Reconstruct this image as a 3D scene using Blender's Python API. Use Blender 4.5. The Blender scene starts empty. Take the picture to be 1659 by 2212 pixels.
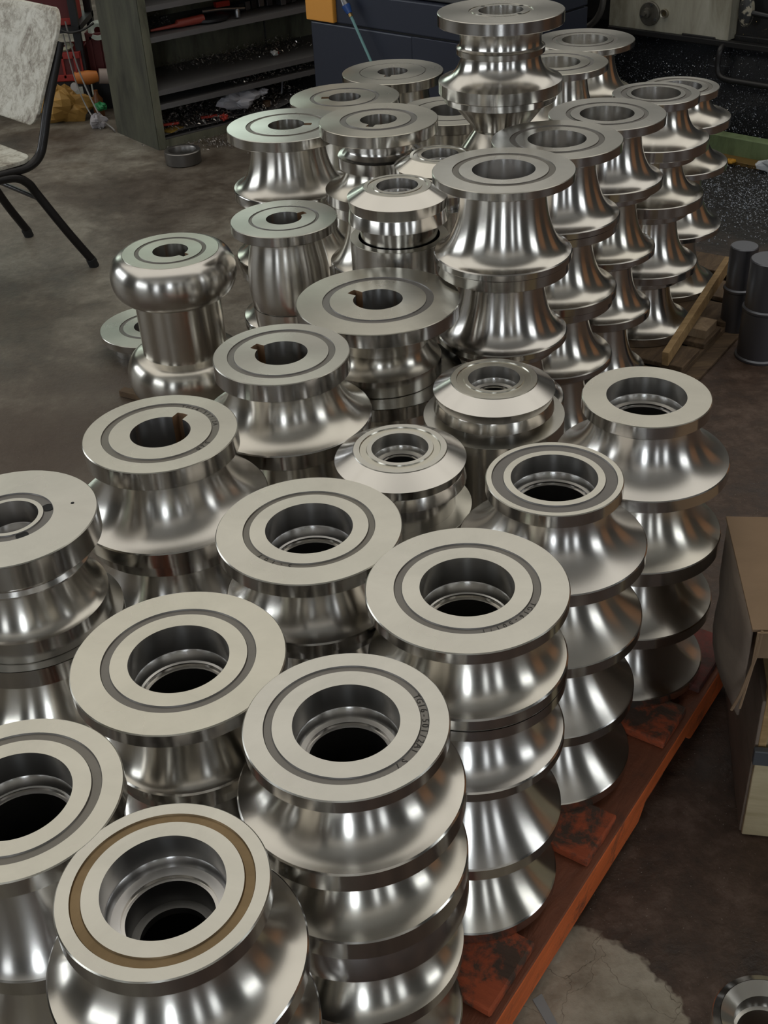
import bpy, math, random
from mathutils import Vector, Matrix
random.seed(7)
PI = math.pi
scene = bpy.context.scene
C = scene.collection

# ------------------------------------------------------------------ camera
FPX, PITCH, ROLL, CAMH = 2508.0, math.radians(34.2), math.radians(-3.2), 1.8
cd = bpy.data.cameras.new('camera'); cam = bpy.data.objects.new('camera', cd); C.objects.link(cam)
cd.sensor_fit = 'HORIZONTAL'; cd.sensor_width = 36.0; cd.lens = FPX / 1659 * 36.0
cd.clip_start = 0.05; cd.clip_end = 100
F = Vector((0, math.cos(PITCH), -math.sin(PITCH))); U = Vector((0, math.sin(PITCH), math.cos(PITCH))); R0 = Vector((1, 0, 0))
Rv = math.cos(ROLL) * R0 + math.sin(ROLL) * U; Uv = -math.sin(ROLL) * R0 + math.cos(ROLL) * U
M = Matrix((Rv, Uv, -F)).transposed().to_4x4(); M.translation = Vector((0, 0, CAMH)); cam.matrix_world = M
scene.camera = cam
scene.view_settings.view_transform = 'Standard'; scene.view_settings.look = 'None'
scene.view_settings.exposure = 0.0; scene.view_settings.gamma = 1.0; scene.view_settings.use_curve_mapping = False
# ------------------------------------------------------------------ world (dull light that leaks into the closed hall)
w = bpy.data.worlds.new('world'); scene.world = w; w.use_nodes = True
w.node_tree.nodes['Background'].inputs[0].default_value = (0.75, 0.85, 1.0, 1); w.node_tree.nodes['Background'].inputs[1].default_value = 0.6
WIN_BACK, WIN_LEFT, WIN_FAR, ADDED_SKYLIGHT = 9.0, 4.5, 2.5, .87
def area_lamp(name, loc, size, sy, power, col, rot):
    ld = bpy.data.lights.new(name, 'AREA'); ld.shape = 'RECTANGLE'; ld.size = size; ld.size_y = sy; ld.energy = power; ld.color = col
    o = bpy.data.objects.new(name, ld); C.objects.link(o); o.location = loc; o.rotation_euler = rot; return o

# ------------------------------------------------------------------ material helpers
MATS = {}
def mat(name, col=(.5, .5, .5), rough=.5, metal=0., fn=None, **kw):
    if name in MATS: return MATS[name]
    m = bpy.data.materials.new(name); m.use_nodes = True; nt = m.node_tree; b = nt.nodes['Principled BSDF']
    b.inputs['Base Color'].default_value = (*col, 1); b.inputs['Roughness'].default_value = rough; b.inputs['Metallic'].default_value = metal
    for k, v in kw.items(): b.inputs[k].default_value = v
    if fn: fn(nt, b)
    MATS[name] = m; return m
def N(nt, t, **kw):
    n = nt.nodes.new(t)
    for k, v in kw.items():
        if isinstance(k, str) and hasattr(n, k): setattr(n, k, v)
        else: n.inputs[k].default_value = v
    return n
def noise(nt, scale, detail=4, rough=.55, vec=None, dist=0.):
    n = nt.nodes.new('ShaderNodeTexNoise'); n.inputs['Scale'].default_value = scale; n.inputs['Detail'].default_value = detail
    n.inputs['Roughness'].default_value = rough; n.inputs['Distortion'].default_value = dist
    if vec: nt.links.new(vec, n.inputs['Vector'])
    return n
def ramp(nt, fac, stops):
    r = nt.nodes.new('ShaderNodeValToRGB'); e = r.color_ramp.elements
    while len(e) < len(stops): e.new(0.5)
    for el, (p, c) in zip(e, stops): el.position = p; el.color = (*c, 1) if len(c) == 3 else c
    nt.links.new(fac, r.inputs[0]); return r
def mix(nt, fac, a, b, mode='MIX'):
    m = nt.nodes.new('ShaderNodeMix'); m.data_type = 'RGBA'; m.blend_type = mode
    for sock, v in ((m.inputs[0], fac), (m.inputs[6], a), (m.inputs[7], b)):
        if isinstance(v, (int, float)): sock.default_value = v
        elif isinstance(v, tuple): sock.default_value = (*v, 1)
        else: nt.links.new(v, sock)
    return m.outputs[2]
def math_(nt, op, a, b=0., c=None):
    m = nt.nodes.new('ShaderNodeMath'); m.operation = op
    for i, v in enumerate((a, b) if c is None else (a, b, c)):
        if isinstance(v, (int, float)): m.inputs[i].default_value = v
        else: nt.links.new(v, m.inputs[i])
    return m.outputs[0]
def bump(nt, b, h, strength=.2, dist=.01):
    n = nt.nodes.new('ShaderNodeBump'); n.inputs['Strength'].default_value = strength; n.inputs['Distance'].default_value = dist
    nt.links.new(h, n.inputs['Height']); nt.links.new(n.outputs[0], b.inputs['Normal'])
def geo(nt): return nt.nodes.new('ShaderNodeNewGeometry').outputs['Position']
def objc(nt): return nt.nodes.new('ShaderNodeTexCoord').outputs['Object']

def turned(col, rough, aniso, wave=0., mottled=.0):
    def fn(nt, b):
        t = nt.nodes.new('ShaderNodeTangent'); t.direction_type = 'RADIAL'; t.axis = 'Z'
        nt.links.new(t.outputs[0], b.inputs['Tangent']); b.inputs['Anisotropic'].default_value = aniso
        b.inputs['Anisotropic Rotation'].default_value = ANISO_ROT
        oi = nt.nodes.new('ShaderNodeObjectInfo')
        co = objc(nt)
        n1 = noise(nt, 9, 7, .68, co, .6)
        cc = ramp(nt, n1.outputs[0], [(.3, tuple(x * (1 - mottled) for x in col)), (.7, tuple(min(1, x * (1 + mottled)) for x in col))])
        tint = ramp(nt, oi.outputs['Random'], [(0., (.97, .97, 1.)), (1., (1., .985, .95))])
        nt.links.new(mix(nt, 1., cc.outputs[0], tint.outputs[0], 'MULTIPLY'), b.inputs['Base Color'])
        n2 = noise(nt, 7, 3, .5, co)
        nt.links.new(math_(nt, 'MULTIPLY_ADD', n2.outputs[0], rough * .16, rough * .92), b.inputs['Roughness'])
        if wave:
            # fine tool marks: rings that depend on height and on the distance from the axis
            sx = nt.nodes.new('ShaderNodeSeparateXYZ'); nt.links.new(co, sx.inputs[0])
            rr = math_(nt, 'SQRT', math_(nt, 'ADD', math_(nt, 'MULTIPLY', sx.outputs[0], sx.outputs[0]), math_(nt, 'MULTIPLY', sx.outputs[1], sx.outputs[1])))
            cv = nt.nodes.new('ShaderNodeCombineXYZ'); nt.links.new(rr, cv.inputs[0]); nt.links.new(sx.outputs[2], cv.inputs[1])
            nn = noise(nt, 420, 2, .6, cv.outputs[0])
            bump(nt, b, nn.outputs[0], wave, .0006)
    return fn
ANISO_ROT = 0.25
STEEL = mat('turned_steel', rough=.2, metal=1., fn=turned((.66, .635, .585), .235, .80, .03, .02))
BRIGHT = mat('polished_steel', rough=.12, metal=1., fn=turned((.69, .665, .615), .20, .80, .02, .02))
SIDE = mat('turned_rim_steel', rough=.25, metal=1., fn=turned((.56, .545, .52), .17, .66, .03, .03))
FACE = mat('lapped_face_steel', rough=.33, metal=1., fn=turned((.56, .545, .49), .28, .6, .02, .075))
GROOVE = mat('rough_groove_steel', rough=.5, metal=1., fn=turned((.205, .195, .18), .50, .3, .10, .08))
RUSTY = mat('oily_brown_groove', rough=.5, metal=1., fn=turned((.215, .155, .09), .48, .3, .10, .22))
BORE = mat('bore_steel', rough=.3, metal=1., fn=turned((.60, .59, .57), .26, .8, .08, .04))
DARKIN = mat('shade_dark_inner_steel', rough=.5, metal=1., fn=turned((.10, .098, .095), .5, .3, .1, .1))  # bore steel coloured dark to stand for the shade deep inside
def woodish(c1, c2, sc=(30, 3, 30)):
    def fn(nt, b):
        mp = nt.nodes.new('ShaderNodeMapping'); mp.inputs['Scale'].default_value = sc; nt.links.new(objc(nt), mp.inputs[0])
        n = noise(nt, 1.2, 6, .65, mp.outputs[0], .6); r = ramp(nt, n.outputs[0], [(.3, c1), (.7, c2)])
        nt.links.new(r.outputs[0], b.inputs['Base Color']); bump(nt, b, n.outputs[0], .3, .004)
    return fn
KEYWAY = mat('brown_keyway', (.2, .12, .06), .6, .3, fn=woodish((.16, .09, .045), (.34, .21, .12), (40, 40, 8)))
STAMP = mat('stamped_mark', (.05, .045, .04), .7, .3)
HOLE_SHADE = mat('hole_shade_black', (.008, .008, .008), .8)  # near-black that stands in for shade inside holes and the seam

# ------------------------------------------------------------------ geometry helpers
def mesh_obj(name, verts, faces, m, parent=None, smooth=False, angle=35, loc=None):
    me = bpy.data.meshes.new(name); me.from_pydata([tuple(v) for v in verts], [], faces); me.update()
    if m: me.materials.append(m)
    if smooth:
        me.polygons.foreach_set('use_smooth', [True] * len(me.polygons))
        me.set_sharp_from_angle(angle=math.radians(angle))
    o = bpy.data.objects.new(name, me); C.objects.link(o)
    if parent: o.parent = parent
    if loc: o.location = loc
    return o
def thing(name, label, cat, loc=(0, 0, 0), rotz=0, group=None):
    o = bpy.data.objects.new(name, None); C.objects.link(o); o.empty_display_size = .05
    o.location = loc; o.rotation_euler = (0, 0, rotz); o['label'] = label; o['category'] = cat
    if group: o['group'] = group
    return o
def tag(o, label, cat, group=None, kind=None):
    o['label'] = label; o['category'] = cat
    if group: o['group'] = group
    if kind: o['kind'] = kind
    return o
def struct(o): o['kind'] = 'structure'; return o
class B:
    def __init__(s): s.v = []; s.f = []
    def add(s, vs, fs):
        n = len(s.v); s.v += [Vector(v) for v in vs]; s.f += [tuple(i + n for i in f) for f in fs]; return s
    def box(s, c, d, rz=0, M=None):
        x, y, z = [k / 2 for k in d]; vs = [Vector((a * x, b * y, e * z)) for e in (-1, 1) for b in (-1, 1) for a in (-1, 1)]
        R = Matrix.Rotation(rz, 3, 'Z') if M is None else M
        vs = [R @ v + Vector(c) for v in vs]
        return s.add(vs, [(0, 2, 3, 1), (4, 5, 7, 6), (0, 1, 5, 4), (2, 6, 7, 3), (0, 4, 6, 2), (1, 3, 7, 5)])
    def tube(s, pts, r, n=10, cap=True):
        pts = [Vector(p) for p in pts]; rs = r if isinstance(r, (list, tuple)) else [r] * len(pts)
        rings = []; up = Vector((0, 0, 1)); prev = None
        for i, p in enumerate(pts):
            d = (pts[min(i + 1, len(pts) - 1)] - pts[max(i - 1, 0)]).normalized()
            a = (prev - d * prev.dot(d)) if prev is not None else (up.cross(d) if abs(up.dot(d)) < .95 else Vector((1, 0, 0)).cross(d))
            a.normalize(); prev = a; b = d.cross(a)
            rings.append([p + rs[i] * (math.cos(2 * PI * k / n) * a + math.sin(2 * PI * k / n) * b) for k in range(n)])
        vs = [v for q in rings for v in q]; fs = []
        for i in range(len(pts) - 1):
            for k in range(n): fs.append((i * n + k, i * n + (k + 1) % n, (i + 1) * n + (k + 1) % n, (i + 1) * n + k))
        if cap: fs += [tuple(range(n))[::-1], tuple((len(pts) - 1) * n + k for k in range(n))]
        return s.add(vs, fs)
    def lathe(s, prof, n=32, c=(0, 0, 0), Mx=None):
        vs = []; fs = []
        for r, z in prof:
            for k in range(n):
                a = 2 * PI * k / n; v = Vector((r * math.cos(a), r * math.sin(a), z))
                vs.append((Mx @ v if Mx else v) + Vector(c))
        for i in range(len(prof) - 1):
            for k in range(n): fs.append((i * n + k, (i + 1) * n + k, (i + 1) * n + (k + 1) % n, i * n + (k + 1) % n))
        return s.add(vs, fs)
    def prism(s, poly, z0, z1):
        n = len(poly); vs = [Vector((x, y, z0)) for x, y in poly] + [Vector((x, y, z1)) for x, y in poly]
        fs = [tuple(range(n))[::-1], tuple(range(n, 2 * n))] + [(i, (i + 1) % n, n + (i + 1) % n, n + i) for i in range(n)]
        return s.add(vs, fs)
    def obj(s, name, m, parent=None, smooth=False, angle=35, bevel=0, loc=None, rot=None):
        o = mesh_obj(name, s.v, s.f, m, parent, smooth, angle, loc)
        if rot: o.rotation_euler = rot
        if bevel:
            md = o.modifiers.new('bevel', 'BEVEL'); md.width = bevel; md.segments = 2; md.limit_method = 'ANGLE'
        return o

# ------------------------------------------------------------------ the room
def floor_fn(nt, b):
    p = geo(nt); sx = nt.nodes.new('ShaderNodeSeparateXYZ'); nt.links.new(p, sx.inputs[0]); X, Y = sx.outputs[0], sx.outputs[1]
    n1 = noise(nt, 1.3, 6, .62, p, .4); n2 = noise(nt, 7, 5, .65, p, .2); n3 = noise(nt, 60, 3, .6, p)
    concrete = ramp(nt, n1.outputs[0], [(.30, (.060, .044, .031)), (.46, (.12, .10, .077)), (.62, (.27, .25, .205))])
    grime = ramp(nt, n2.outputs[0], [(.35, (.55, .5, .46)), (.65, (1, 1, 1))])
    fine = noise(nt, 30, 6, .75, p, .2); fr_ = ramp(nt, fine.outputs[0], [(.3, (.72, .70, .68)), (.6, (1.1, 1.1, 1.1))])
    left = mix(nt, 1., mix(nt, 1., concrete.outputs[0], grime.outputs[0], 'MULTIPLY'), fr_.outputs[0], 'MULTIPLY')
    n5 = noise(nt, 26, 6, .75, p, .3)
    brown = ramp(nt, math_(nt, 'ADD', math_(nt, 'MULTIPLY', n2.outputs[0], .6), math_(nt, 'MULTIPLY', n5.outputs[0], .4)), [(.36, (.030, .016, .010)), (.50, (.072, .041, .026)), (.64, (.15, .10, .075))])
    # rust stained part of the floor, right of a wandering line
    ed = math_(nt, 'ADD', math_(nt, 'ADD', X, math_(nt, 'MULTIPLY', Y, -.16)), math_(nt, 'MULTIPLY', n1.outputs[0], 1.1))
    m1 = ramp(nt, ed, [(.05, (0, 0, 0)), (.45, (1, 1, 1))])
    col = mix(nt, m1.outputs[0], left, brown.outputs[0])
    # reddish rust haze left of the pallet
    dx = math_(nt, 'ADD', X, .95); dy = math_(nt, 'ADD', Y, -2.9)
    dd = math_(nt, 'ADD', math_(nt, 'MULTIPLY', dx, dx), math_(nt, 'MULTIPLY', dy, dy))
    m2 = ramp(nt, math_(nt, 'ADD', dd, math_(nt, 'MULTIPLY', n2.outputs[0], .5)), [(.2, (.55, .55, .55)), (.9, (0, 0, 0))])
    col = mix(nt, m2.outputs[0], col, (.075, .042, .026))
    # black swarf dirt by the lathe
    dx = math_(nt, 'ADD', X, -1.75); dy = math_(nt, 'MULTIPLY', math_(nt, 'ADD', Y, -5.0), .8)
    dd = math_(nt, 'ADD', math_(nt, 'MULTIPLY', dx, dx), math_(nt, 'MULTIPLY', dy, dy))
    m3 = ramp(nt, math_(nt, 'ADD', dd, math_(nt, 'MULTIPLY', n2.outputs[0], .5)), [(.45, (1, 1, 1)), (1., (0, 0, 0))])
    col = mix(nt, m3.outputs[0], col, (.012, .011, .010))
    # bare pale cement patch next to the red pallet
    nd = noise(nt, 9, 4, .6, p)
    dx = math_(nt, 'MULTIPLY', math_(nt, 'ADD', X, -.24), 1 / .22); dy = math_(nt, 'MULTIPLY', math_(nt, 'ADD', Y, -1.10), 1 / .20)
    dd = math_(nt, 'ADD', math_(nt, 'ADD', math_(nt, 'MULTIPLY', dx, dx), math_(nt, 'MULTIPLY', dy, dy)), math_(nt, 'MULTIPLY', nd.outputs[0], 1.1))
    m4 = ramp(nt, dd, [(.0, (1, 1, 1)), (.05, (1, 1, 1))]); m4.color_ramp.elements[0].position = .0
    mr = nt.nodes.new('ShaderNodeMapRange'); mr.inputs[1].default_value = 1.50; mr.inputs[2].default_value = 1.57; mr.inputs[3].default_value = 1.; mr.inputs[4].default_value = 0.
    nt.links.new(dd, mr.inputs[0])
    vor = nt.nodes.new('ShaderNodeTexVoronoi'); vor.feature = 'DISTANCE_TO_EDGE'; vor.inputs['Scale'].default_value = 9
    nt.links.new(mix(nt, .12, p, nd.outputs[1]), vor.inputs['Vector'])
    crack = ramp(nt, vor.outputs[0], [(.0, (.2, .17, .14)), (.008, (1, 1, 1))])
    patch = ramp(nt, nd.outputs[0], [(.32, (.17, .14, .10)), (.5, (.36, .315, .24)), (.68, (.50, .45, .36))])
    pc = mix(nt, .75, patch.outputs[0], mix(nt, 1., patch.outputs[0], crack.outputs[0], 'MULTIPLY'))
    col = mix(nt, mr.outputs[0], col, pc)
    # crumbs
    sp = noise(nt, 170, 2, .5, p); spr = ramp(nt, sp.outputs[0], [(.70, (0, 0, 0)), (.76, (1, 1, 1))])
    col = mix(nt, math_(nt, 'MULTIPLY', spr.outputs[0], .6), col, (.30, .27, .23))
    nt.links.new(col, b.inputs['Base Color'])
    rr = ramp(nt, n2.outputs[0], [(.3, (.42, .42, .42)), (.7, (.7, .7, .7))]); nt.links.new(rr.outputs[0], b.inputs['Roughness'])
    bump(nt, b, math_(nt, 'ADD', n3.outputs[0], math_(nt, 'MULTIPLY', n2.outputs[0], 1.5)), .35, .006)
FLOOR = mat('workshop_floor', (.15, .13, .1), .6, fn=floor_fn)
X0, X1, Y0, Y1, H = -8., 8., -7., 13., 6.2
struct(B().box(((X0 + X1) / 2, (Y0 + Y1) / 2, -.05), (X1 - X0, Y1 - Y0, .1)).obj('floor', FLOOR))
def plaster(c1, c2):
    def fn(nt, b):
        n = noise(nt, 1.1, 5, .6, geo(nt), .3); r = ramp(nt, n.outputs[0], [(.3, c1), (.7, c2)]); nt.links.new(r.outputs[0], b.inputs['Base Color'])
    return fn
WALL = mat('grey_wall', rough=.85, fn=plaster((.055, .055, .052), (.10, .098, .09)))
WALLR = mat('rust_painted_door', rough=.7, fn=plaster((.36, .17, .08), (.50, .26, .13)))  # colour of the added panels that give the rolls orange reflections
CEIL = mat('pale_ceiling', rough=.8, fn=plaster((.50, .48, .44), (.58, .56, .52)))
SASH = mat('window_sash', (.06, .065, .06), .5)
def pane_mat(name, col, s):
    m = bpy.data.materials.new(name); m.use_nodes = True; nt = m.node_tree; nt.nodes.clear()
    e = nt.nodes.new('ShaderNodeEmission'); o = nt.nodes.new('ShaderNodeOutputMaterial'); e.inputs[0].default_value = (*col, 1); e.inputs[1].default_value = s
    nt.links.new(e.outputs[0], o.inputs[0]); return m
PC = pane_mat('added_clerestory_pane', (1., .98, .92), .62); PM = pane_mat('daylight_pane_dim', (.88, .94, 1.), 3.0); PB = pane_mat('daylight_pane', (.86, .93, 1.), WIN_BACK); PL = pane_mat('daylight_pane_left', (.92, .97, 1.), WIN_LEFT)
PF = pane_mat('daylight_pane_far', (.84, 1., .88), WIN_FAR); PS = pane_mat('added_skylight_sheet', (1., .965, .88), ADDED_SKYLIGHT)
struct(B().box(((X0 + X1) / 2, Y1 + .1, H / 2), (X1 - X0, .2, H)).obj('wall_far', WALL))
struct(B().box(((X0 + X1) / 2, Y0 - .1, H / 2), (X1 - X0, .2, H)).obj('wall_near', WALL))
struct(B().box((X0 - .1, (Y0 + Y1) / 2, H / 2), (.2, Y1 - Y0, H)).obj('wall_left', WALL))
struct(B().box((X1 + .1, (Y0 + Y1) / 2, H / 2), (.2, Y1 - Y0, H)).obj('wall_right', WALL))
for i_, (dy_, dw_) in enumerate(((2.2, 1.9), (7.0, 2.6))): struct(B().box((X1 - .04, dy_, 1.6), (.08, dw_, 3.2)).obj('orange_reflector_%d' % (i_ + 1), WALLR))  # unseen orange panels added for the rolls to reflect on their right sides
struct(B().box(((X0 + X1) / 2, (Y0 + Y1) / 2, H + .05), (X1 - X0, Y1 - Y0, .1)).obj('ceiling', CEIL))
wn = [0]
def window(c, wd, ht, axis, inward, nx, nz, pm):
    wn[0] += 1; c = Vector(c); inward = Vector(inward)
    e = Vector((1, 0, 0)) if axis == 'x' else Vector((0, 1, 0))
    def bb(cu, cz, su, sz, dep, off):
        d = (su, dep, sz) if axis == 'x' else (dep, su, sz)
        return (c + e * cu + Vector((0, 0, cz)) + inward * off, d)
    fr = B(); 
    for cu, cz, su, sz in ((0, ht / 2, wd + .12, .12), (0, -ht / 2, wd + .12, .12), (-wd / 2, 0, .12, ht), (wd / 2, 0, .12, ht)): fr.box(*bb(cu, cz, su, sz, .12, .06))
    o = struct(fr.obj('window_%d' % wn[0], SASH))
    p = B(); p.box(*bb(0, 0, wd, ht, .02, .02)); p.obj('pane', pm, o)
    for i in range(1, nx): B().box(*bb(-wd / 2 + wd * i / nx, 0, .06, ht, .08, .06)).obj('glazing_bar', SASH, o)
    for i in range(1, nz): B().box(*bb(0, -ht / 2 + ht * i / nz, wd, .05, .07, .06)).obj('glazing_bar', SASH, o)
for cx, ww_, pm_ in ((-5.4, 1.6, PM), (-.75, 1.15, PB), (2.9, .8, PM), (6.2, 1.6, PM)): window((cx, Y0, 2.35), ww_, 4.3, 'x', (0, 1, 0), 2, 4, pm_)
for cy in (-2.5, 6.0): window((X0, cy, 2.8), 4.4, 2.4, 'y', (1, 0, 0), 4, 3, PL)
for cx in (-5.0, -2.0): window((cx, Y1, 3.1), 2.4, 1.8, 'x', (0, -1, 0), 4, 3, PF)
for cx in (1.2, 4.6): window((cx, Y1, 4.75), 3.2, 2.1, 'x', (0, -1, 0), 4, 2, PC)  # unseen clerestory added to brighten faces that mirror the upper far wall
for cy in (-1.,): window((X1, cy, 3.2), 2.4, 2.2, 'y', (-1, 0, 0), 4, 3, PL)
for i, cy in enumerate((2.8, 6.2, 9.6, -5.2, 12.1)):  # unseen glowing skylight sheets added so end faces reflect a bright ceiling
    o = struct(B().box((0, cy, H - .03), (14.6, 3.3 if i < 3 else (1.0 if i == 3 else 1.5), .03)).obj('roof_part_%d' % (i + 1), PS)); 
for i, cy in enumerate((-3.6, -.4, 11.6)):
    struct(B().box((0, cy, H - .20), (15.9, .08, .24)).obj('roof_part_%d' % (i + 7), SASH))

# ------------------------------------------------------------------ rolls
def sweep(path, n, mname, m, parent, name, smooth=True, angle=30):
    b = B(); b.lathe(path, n); return b.obj(name, m, parent, smooth, angle)
def chamfered(pts, c):
    # chamfer the outer corners of a polyline of (r, z)
    out = [pts[0]]
    for i in range(1, len(pts) - 1):
        a, p, q = Vector(pts[i - 1]), Vector(pts[i]), Vector(pts[i + 1])
        la, lb = (a - p).length, (q - p).length
        if la > 2.5 * c and lb > 2.5 * c and (a - p).normalized().dot((q - p).normalized()) > -.8:
            out += [tuple(p + (a - p).normalized() * c), tuple(p + (q - p).normalized() * c)]
        else: out.append(tuple(pts[i]))
    return out + [pts[-1]]
def flare(rn, zn, rb, zr, k=1., n=14, power=1.):
    out = []
    for i in range(n + 1):
        t = i / n * PI / 2 * k
        out.append((rn + (rb - rn) * ((1 - math.cos(t)) / (1 - math.cos(PI / 2 * k))) ** power, zn + (zr - zn) * math.sin(t) / math.sin(PI / 2 * k)))
    return out
CAT = 'roll'
def ring_face(b, r_out, rfun, z, angs):
    n = len(angs); vs = []
    for a, ri in angs:
        vs.append((r_out * math.cos(a), r_out * math.sin(a), z)); vs.append((ri * math.cos(a), ri * math.sin(a), z))
    fs = [(2 * i, 2 * ((i + 1) % n), 2 * ((i + 1) % n) + 1, 2 * i + 1) for i in range(n)]
    b.add(vs, fs)
def angles(n, rb, notch=None, w=0., dep=0.):
    if notch is None: return [(2 * PI * i / n, rb) for i in range(n)]
    out = []; hw = w / 2
    out += [(notch - hw, rb), (notch - hw * rb / (rb + dep), rb + dep), (notch, rb + dep), (notch + hw * rb / (rb + dep), rb + dep), (notch + hw, rb)]
    rest = 2 * PI - w
    for i in range(1, n): out.append((notch + hw + rest * i / n, rb))
    return out
def stack(key, x, y, R, rolls, bore=(.47, .38), groove=None, notch=None, n=112, mats=(STEEL, SIDE, FACE, GROOVE), face2=None, marks=None, where='', desc='', base=None):
    """rolls: list of dict(path=[(r,z)..], parts=[(name,i0,i1,mat)]) in units of R, z measured down from the camera height."""
    cnt = len(rolls); ords = ['topmost', 'second', 'third', 'fourth', 'fifth', 'sixth']
    roots = []
    for i, rl in enumerate(rolls):
        z0, z1 = rl['z0'] * R, rl['z1'] * R
        base_z = CAMH - z1
        nm = 'forming_roll'
        if cnt == 1: lab = desc + ' ' + where
        else:
            d = desc if i == 0 else rl.get('d', 'flared steel roll')
            if 'stack' in where and 'roll' in where and len((d + where).split()) > 12: d = d.replace('steel ', '')
            lab = '%s, %s in the %s' % (d, ords[i], where)
        t = thing(nm, lab, CAT, (x, y, base_z), 0, 'rolls of the ' + where); roots.append(t)
        hid = rl.get('seg', n)
        for pn, pts, mm in rl['parts']:
            P = [(r * R, -(z * R) + z1) for r, z in pts]
            P = chamfered(P, .0016 if len(P) > 2 else 0)
            sweep(P, hid, pn, mm, t, pn)
        rt = rl['rt'] * R; zt = z1 - z0; ch = .0016; rbot = rl['rb'] * R
        b1, b2 = bore[0] * R, bore[1] * R
        if i == 0:
            ang = angles(hid, b1, notch, .42, .13 * R) if notch is not None else angles(hid, b1)
            g = B()
            if groove:
                go, gi = groove[0] * R, groove[1] * R
                g.lathe([(rt, zt - ch), (rt - ch, zt), (go, zt)], hid)
                ring_face(g, gi, None, zt, ang)
                g.obj('end_face', mats[2], t, True, 30)
                gg = B(); gg.lathe([(go, zt), (go - .0012, zt - .0022), (gi + .0012, zt - .0022), (gi, zt)], hid); gg.obj('face_groove', mats[3], t, True, 30)
            else:
                rin = rt * .9; g.lathe([(rt, zt - ch), (rt - ch, zt), (rin, zt)], hid); ring_face(g, rin, None, zt, ang)
                g.obj('end_face', mats[2], t, True, 30)
            # bore wall
            bb = B()
            if notch is None and b2 < b1 - .001:
                s = R
                prof = [(b1, zt), (b1, zt - .30 * s), (b1 - .012 * s, zt - .315 * s), (b1 - .03 * s, zt - .42 * s), (b2 + .035 * s, zt - .43 * s)]
                bb.lathe(prof, hid); bb.obj('bore', BORE, t, True, 30)
                b3 = B(); b3.lathe([(b2 + .035 * s, zt - .43 * s), (b2 + .035 * s, zt - .47 * s), (b2, zt - .475 * s)], hid); b3.obj('bore_step', SIDE, t, True, 30)
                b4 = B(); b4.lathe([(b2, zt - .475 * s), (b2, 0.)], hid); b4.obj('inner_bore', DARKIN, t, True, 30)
            else:
                vs = []; fs = []
                kk = [(a, r) for a, r in ang]
                m_ = len(kk)
                for a, r in kk: vs += [(r * math.cos(a), r * math.sin(a), zt), (r * math.cos(a), r * math.sin(a), 0)]
                for j in range(m_):
                    if notch is not None and j < 4: continue
                    fs.append((2 * j, 2 * ((j + 1) % m_), 2 * ((j + 1) % m_) + 1, 2 * j + 1))
                bb.add(vs, fs); bb.obj('bore', BORE, t, True, 30)
                if notch is not None:
                    kb = B(); kv = []; 
                    for a, r in kk[:5]: kv += [(r * math.cos(a), r * math.sin(a), zt), (r * math.cos(a), r * math.sin(a), 0)]
                    kb.add(kv, [(2 * j, 2 * j + 2, 2 * j + 3, 2 * j + 1) for j in range(4)]); k_ = kb.obj('keyway', KEYWAY, t); k_['label'] = 'brown keyway slot in the bore'
            # underside
            u = B(); u.lathe([(rbot, 0), (b2 if notch is None else b1, 0)], hid); u.obj('under_face', SIDE, t)
        else:
            g = B(); g.lathe([(rt, zt), (b2, zt)], hid); g.obj('end_face', FACE, t, True, 30)
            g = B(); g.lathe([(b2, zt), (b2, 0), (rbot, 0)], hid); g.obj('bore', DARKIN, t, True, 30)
    return roots
def RL(z0, z1, rt, tt, rn, rb, zr, k=.85, d='flared steel roll', zn=None, rn2=None, m=None, sm=None, lip=None, seg=112, rb1=None, power=1.):
    """hourglass roll: top flange rt thick tt, neck rn, curved flare to rb at zr, straight rim down to z1"""
    m = m or STEEL; sm = sm or SIDE
    parts = [('flange', [(rt - .0, z0 + .011), (rt, z0 + tt), (rn, z0 + tt + .01)], sm)]
    zz = z0 + tt + .01
    neck = []
    if zn and zn > zz + .01: neck = [(rn, zz), (rn2 or rn, zn)]; zz = zn
    fl = flare(rn2 or rn, zz, rb - .016, zr, k, 16, power)
    if neck: parts.append(('neck', neck, sm))
    parts.append(('waist', fl, m)); rbb = rb1 or rb
    parts.append(('rim', [(rb - .016, zr), (rb, zr + .016), (rbb, z1 - .012), (rbb - .012, z1)], sm))
    return dict(z0=z0, z1=z1, rt=rt, rb=rbb - .012, parts=parts, d=d, seg=seg)
def CONE(z0, z1, rt, rb, zr, d='conical steel roll', m=None, seg=112, tt=.1, k=.25):
    return RL(z0, z1, rt, tt, rt * .97, rb, zr, k, d, m=m, seg=seg)
def PATH(z0, z1, rt, rb, parts, d='steel roll', seg=112): return dict(z0=z0, z1=z1, rt=rt, rb=rb, parts=parts, d=d, seg=seg)

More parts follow.
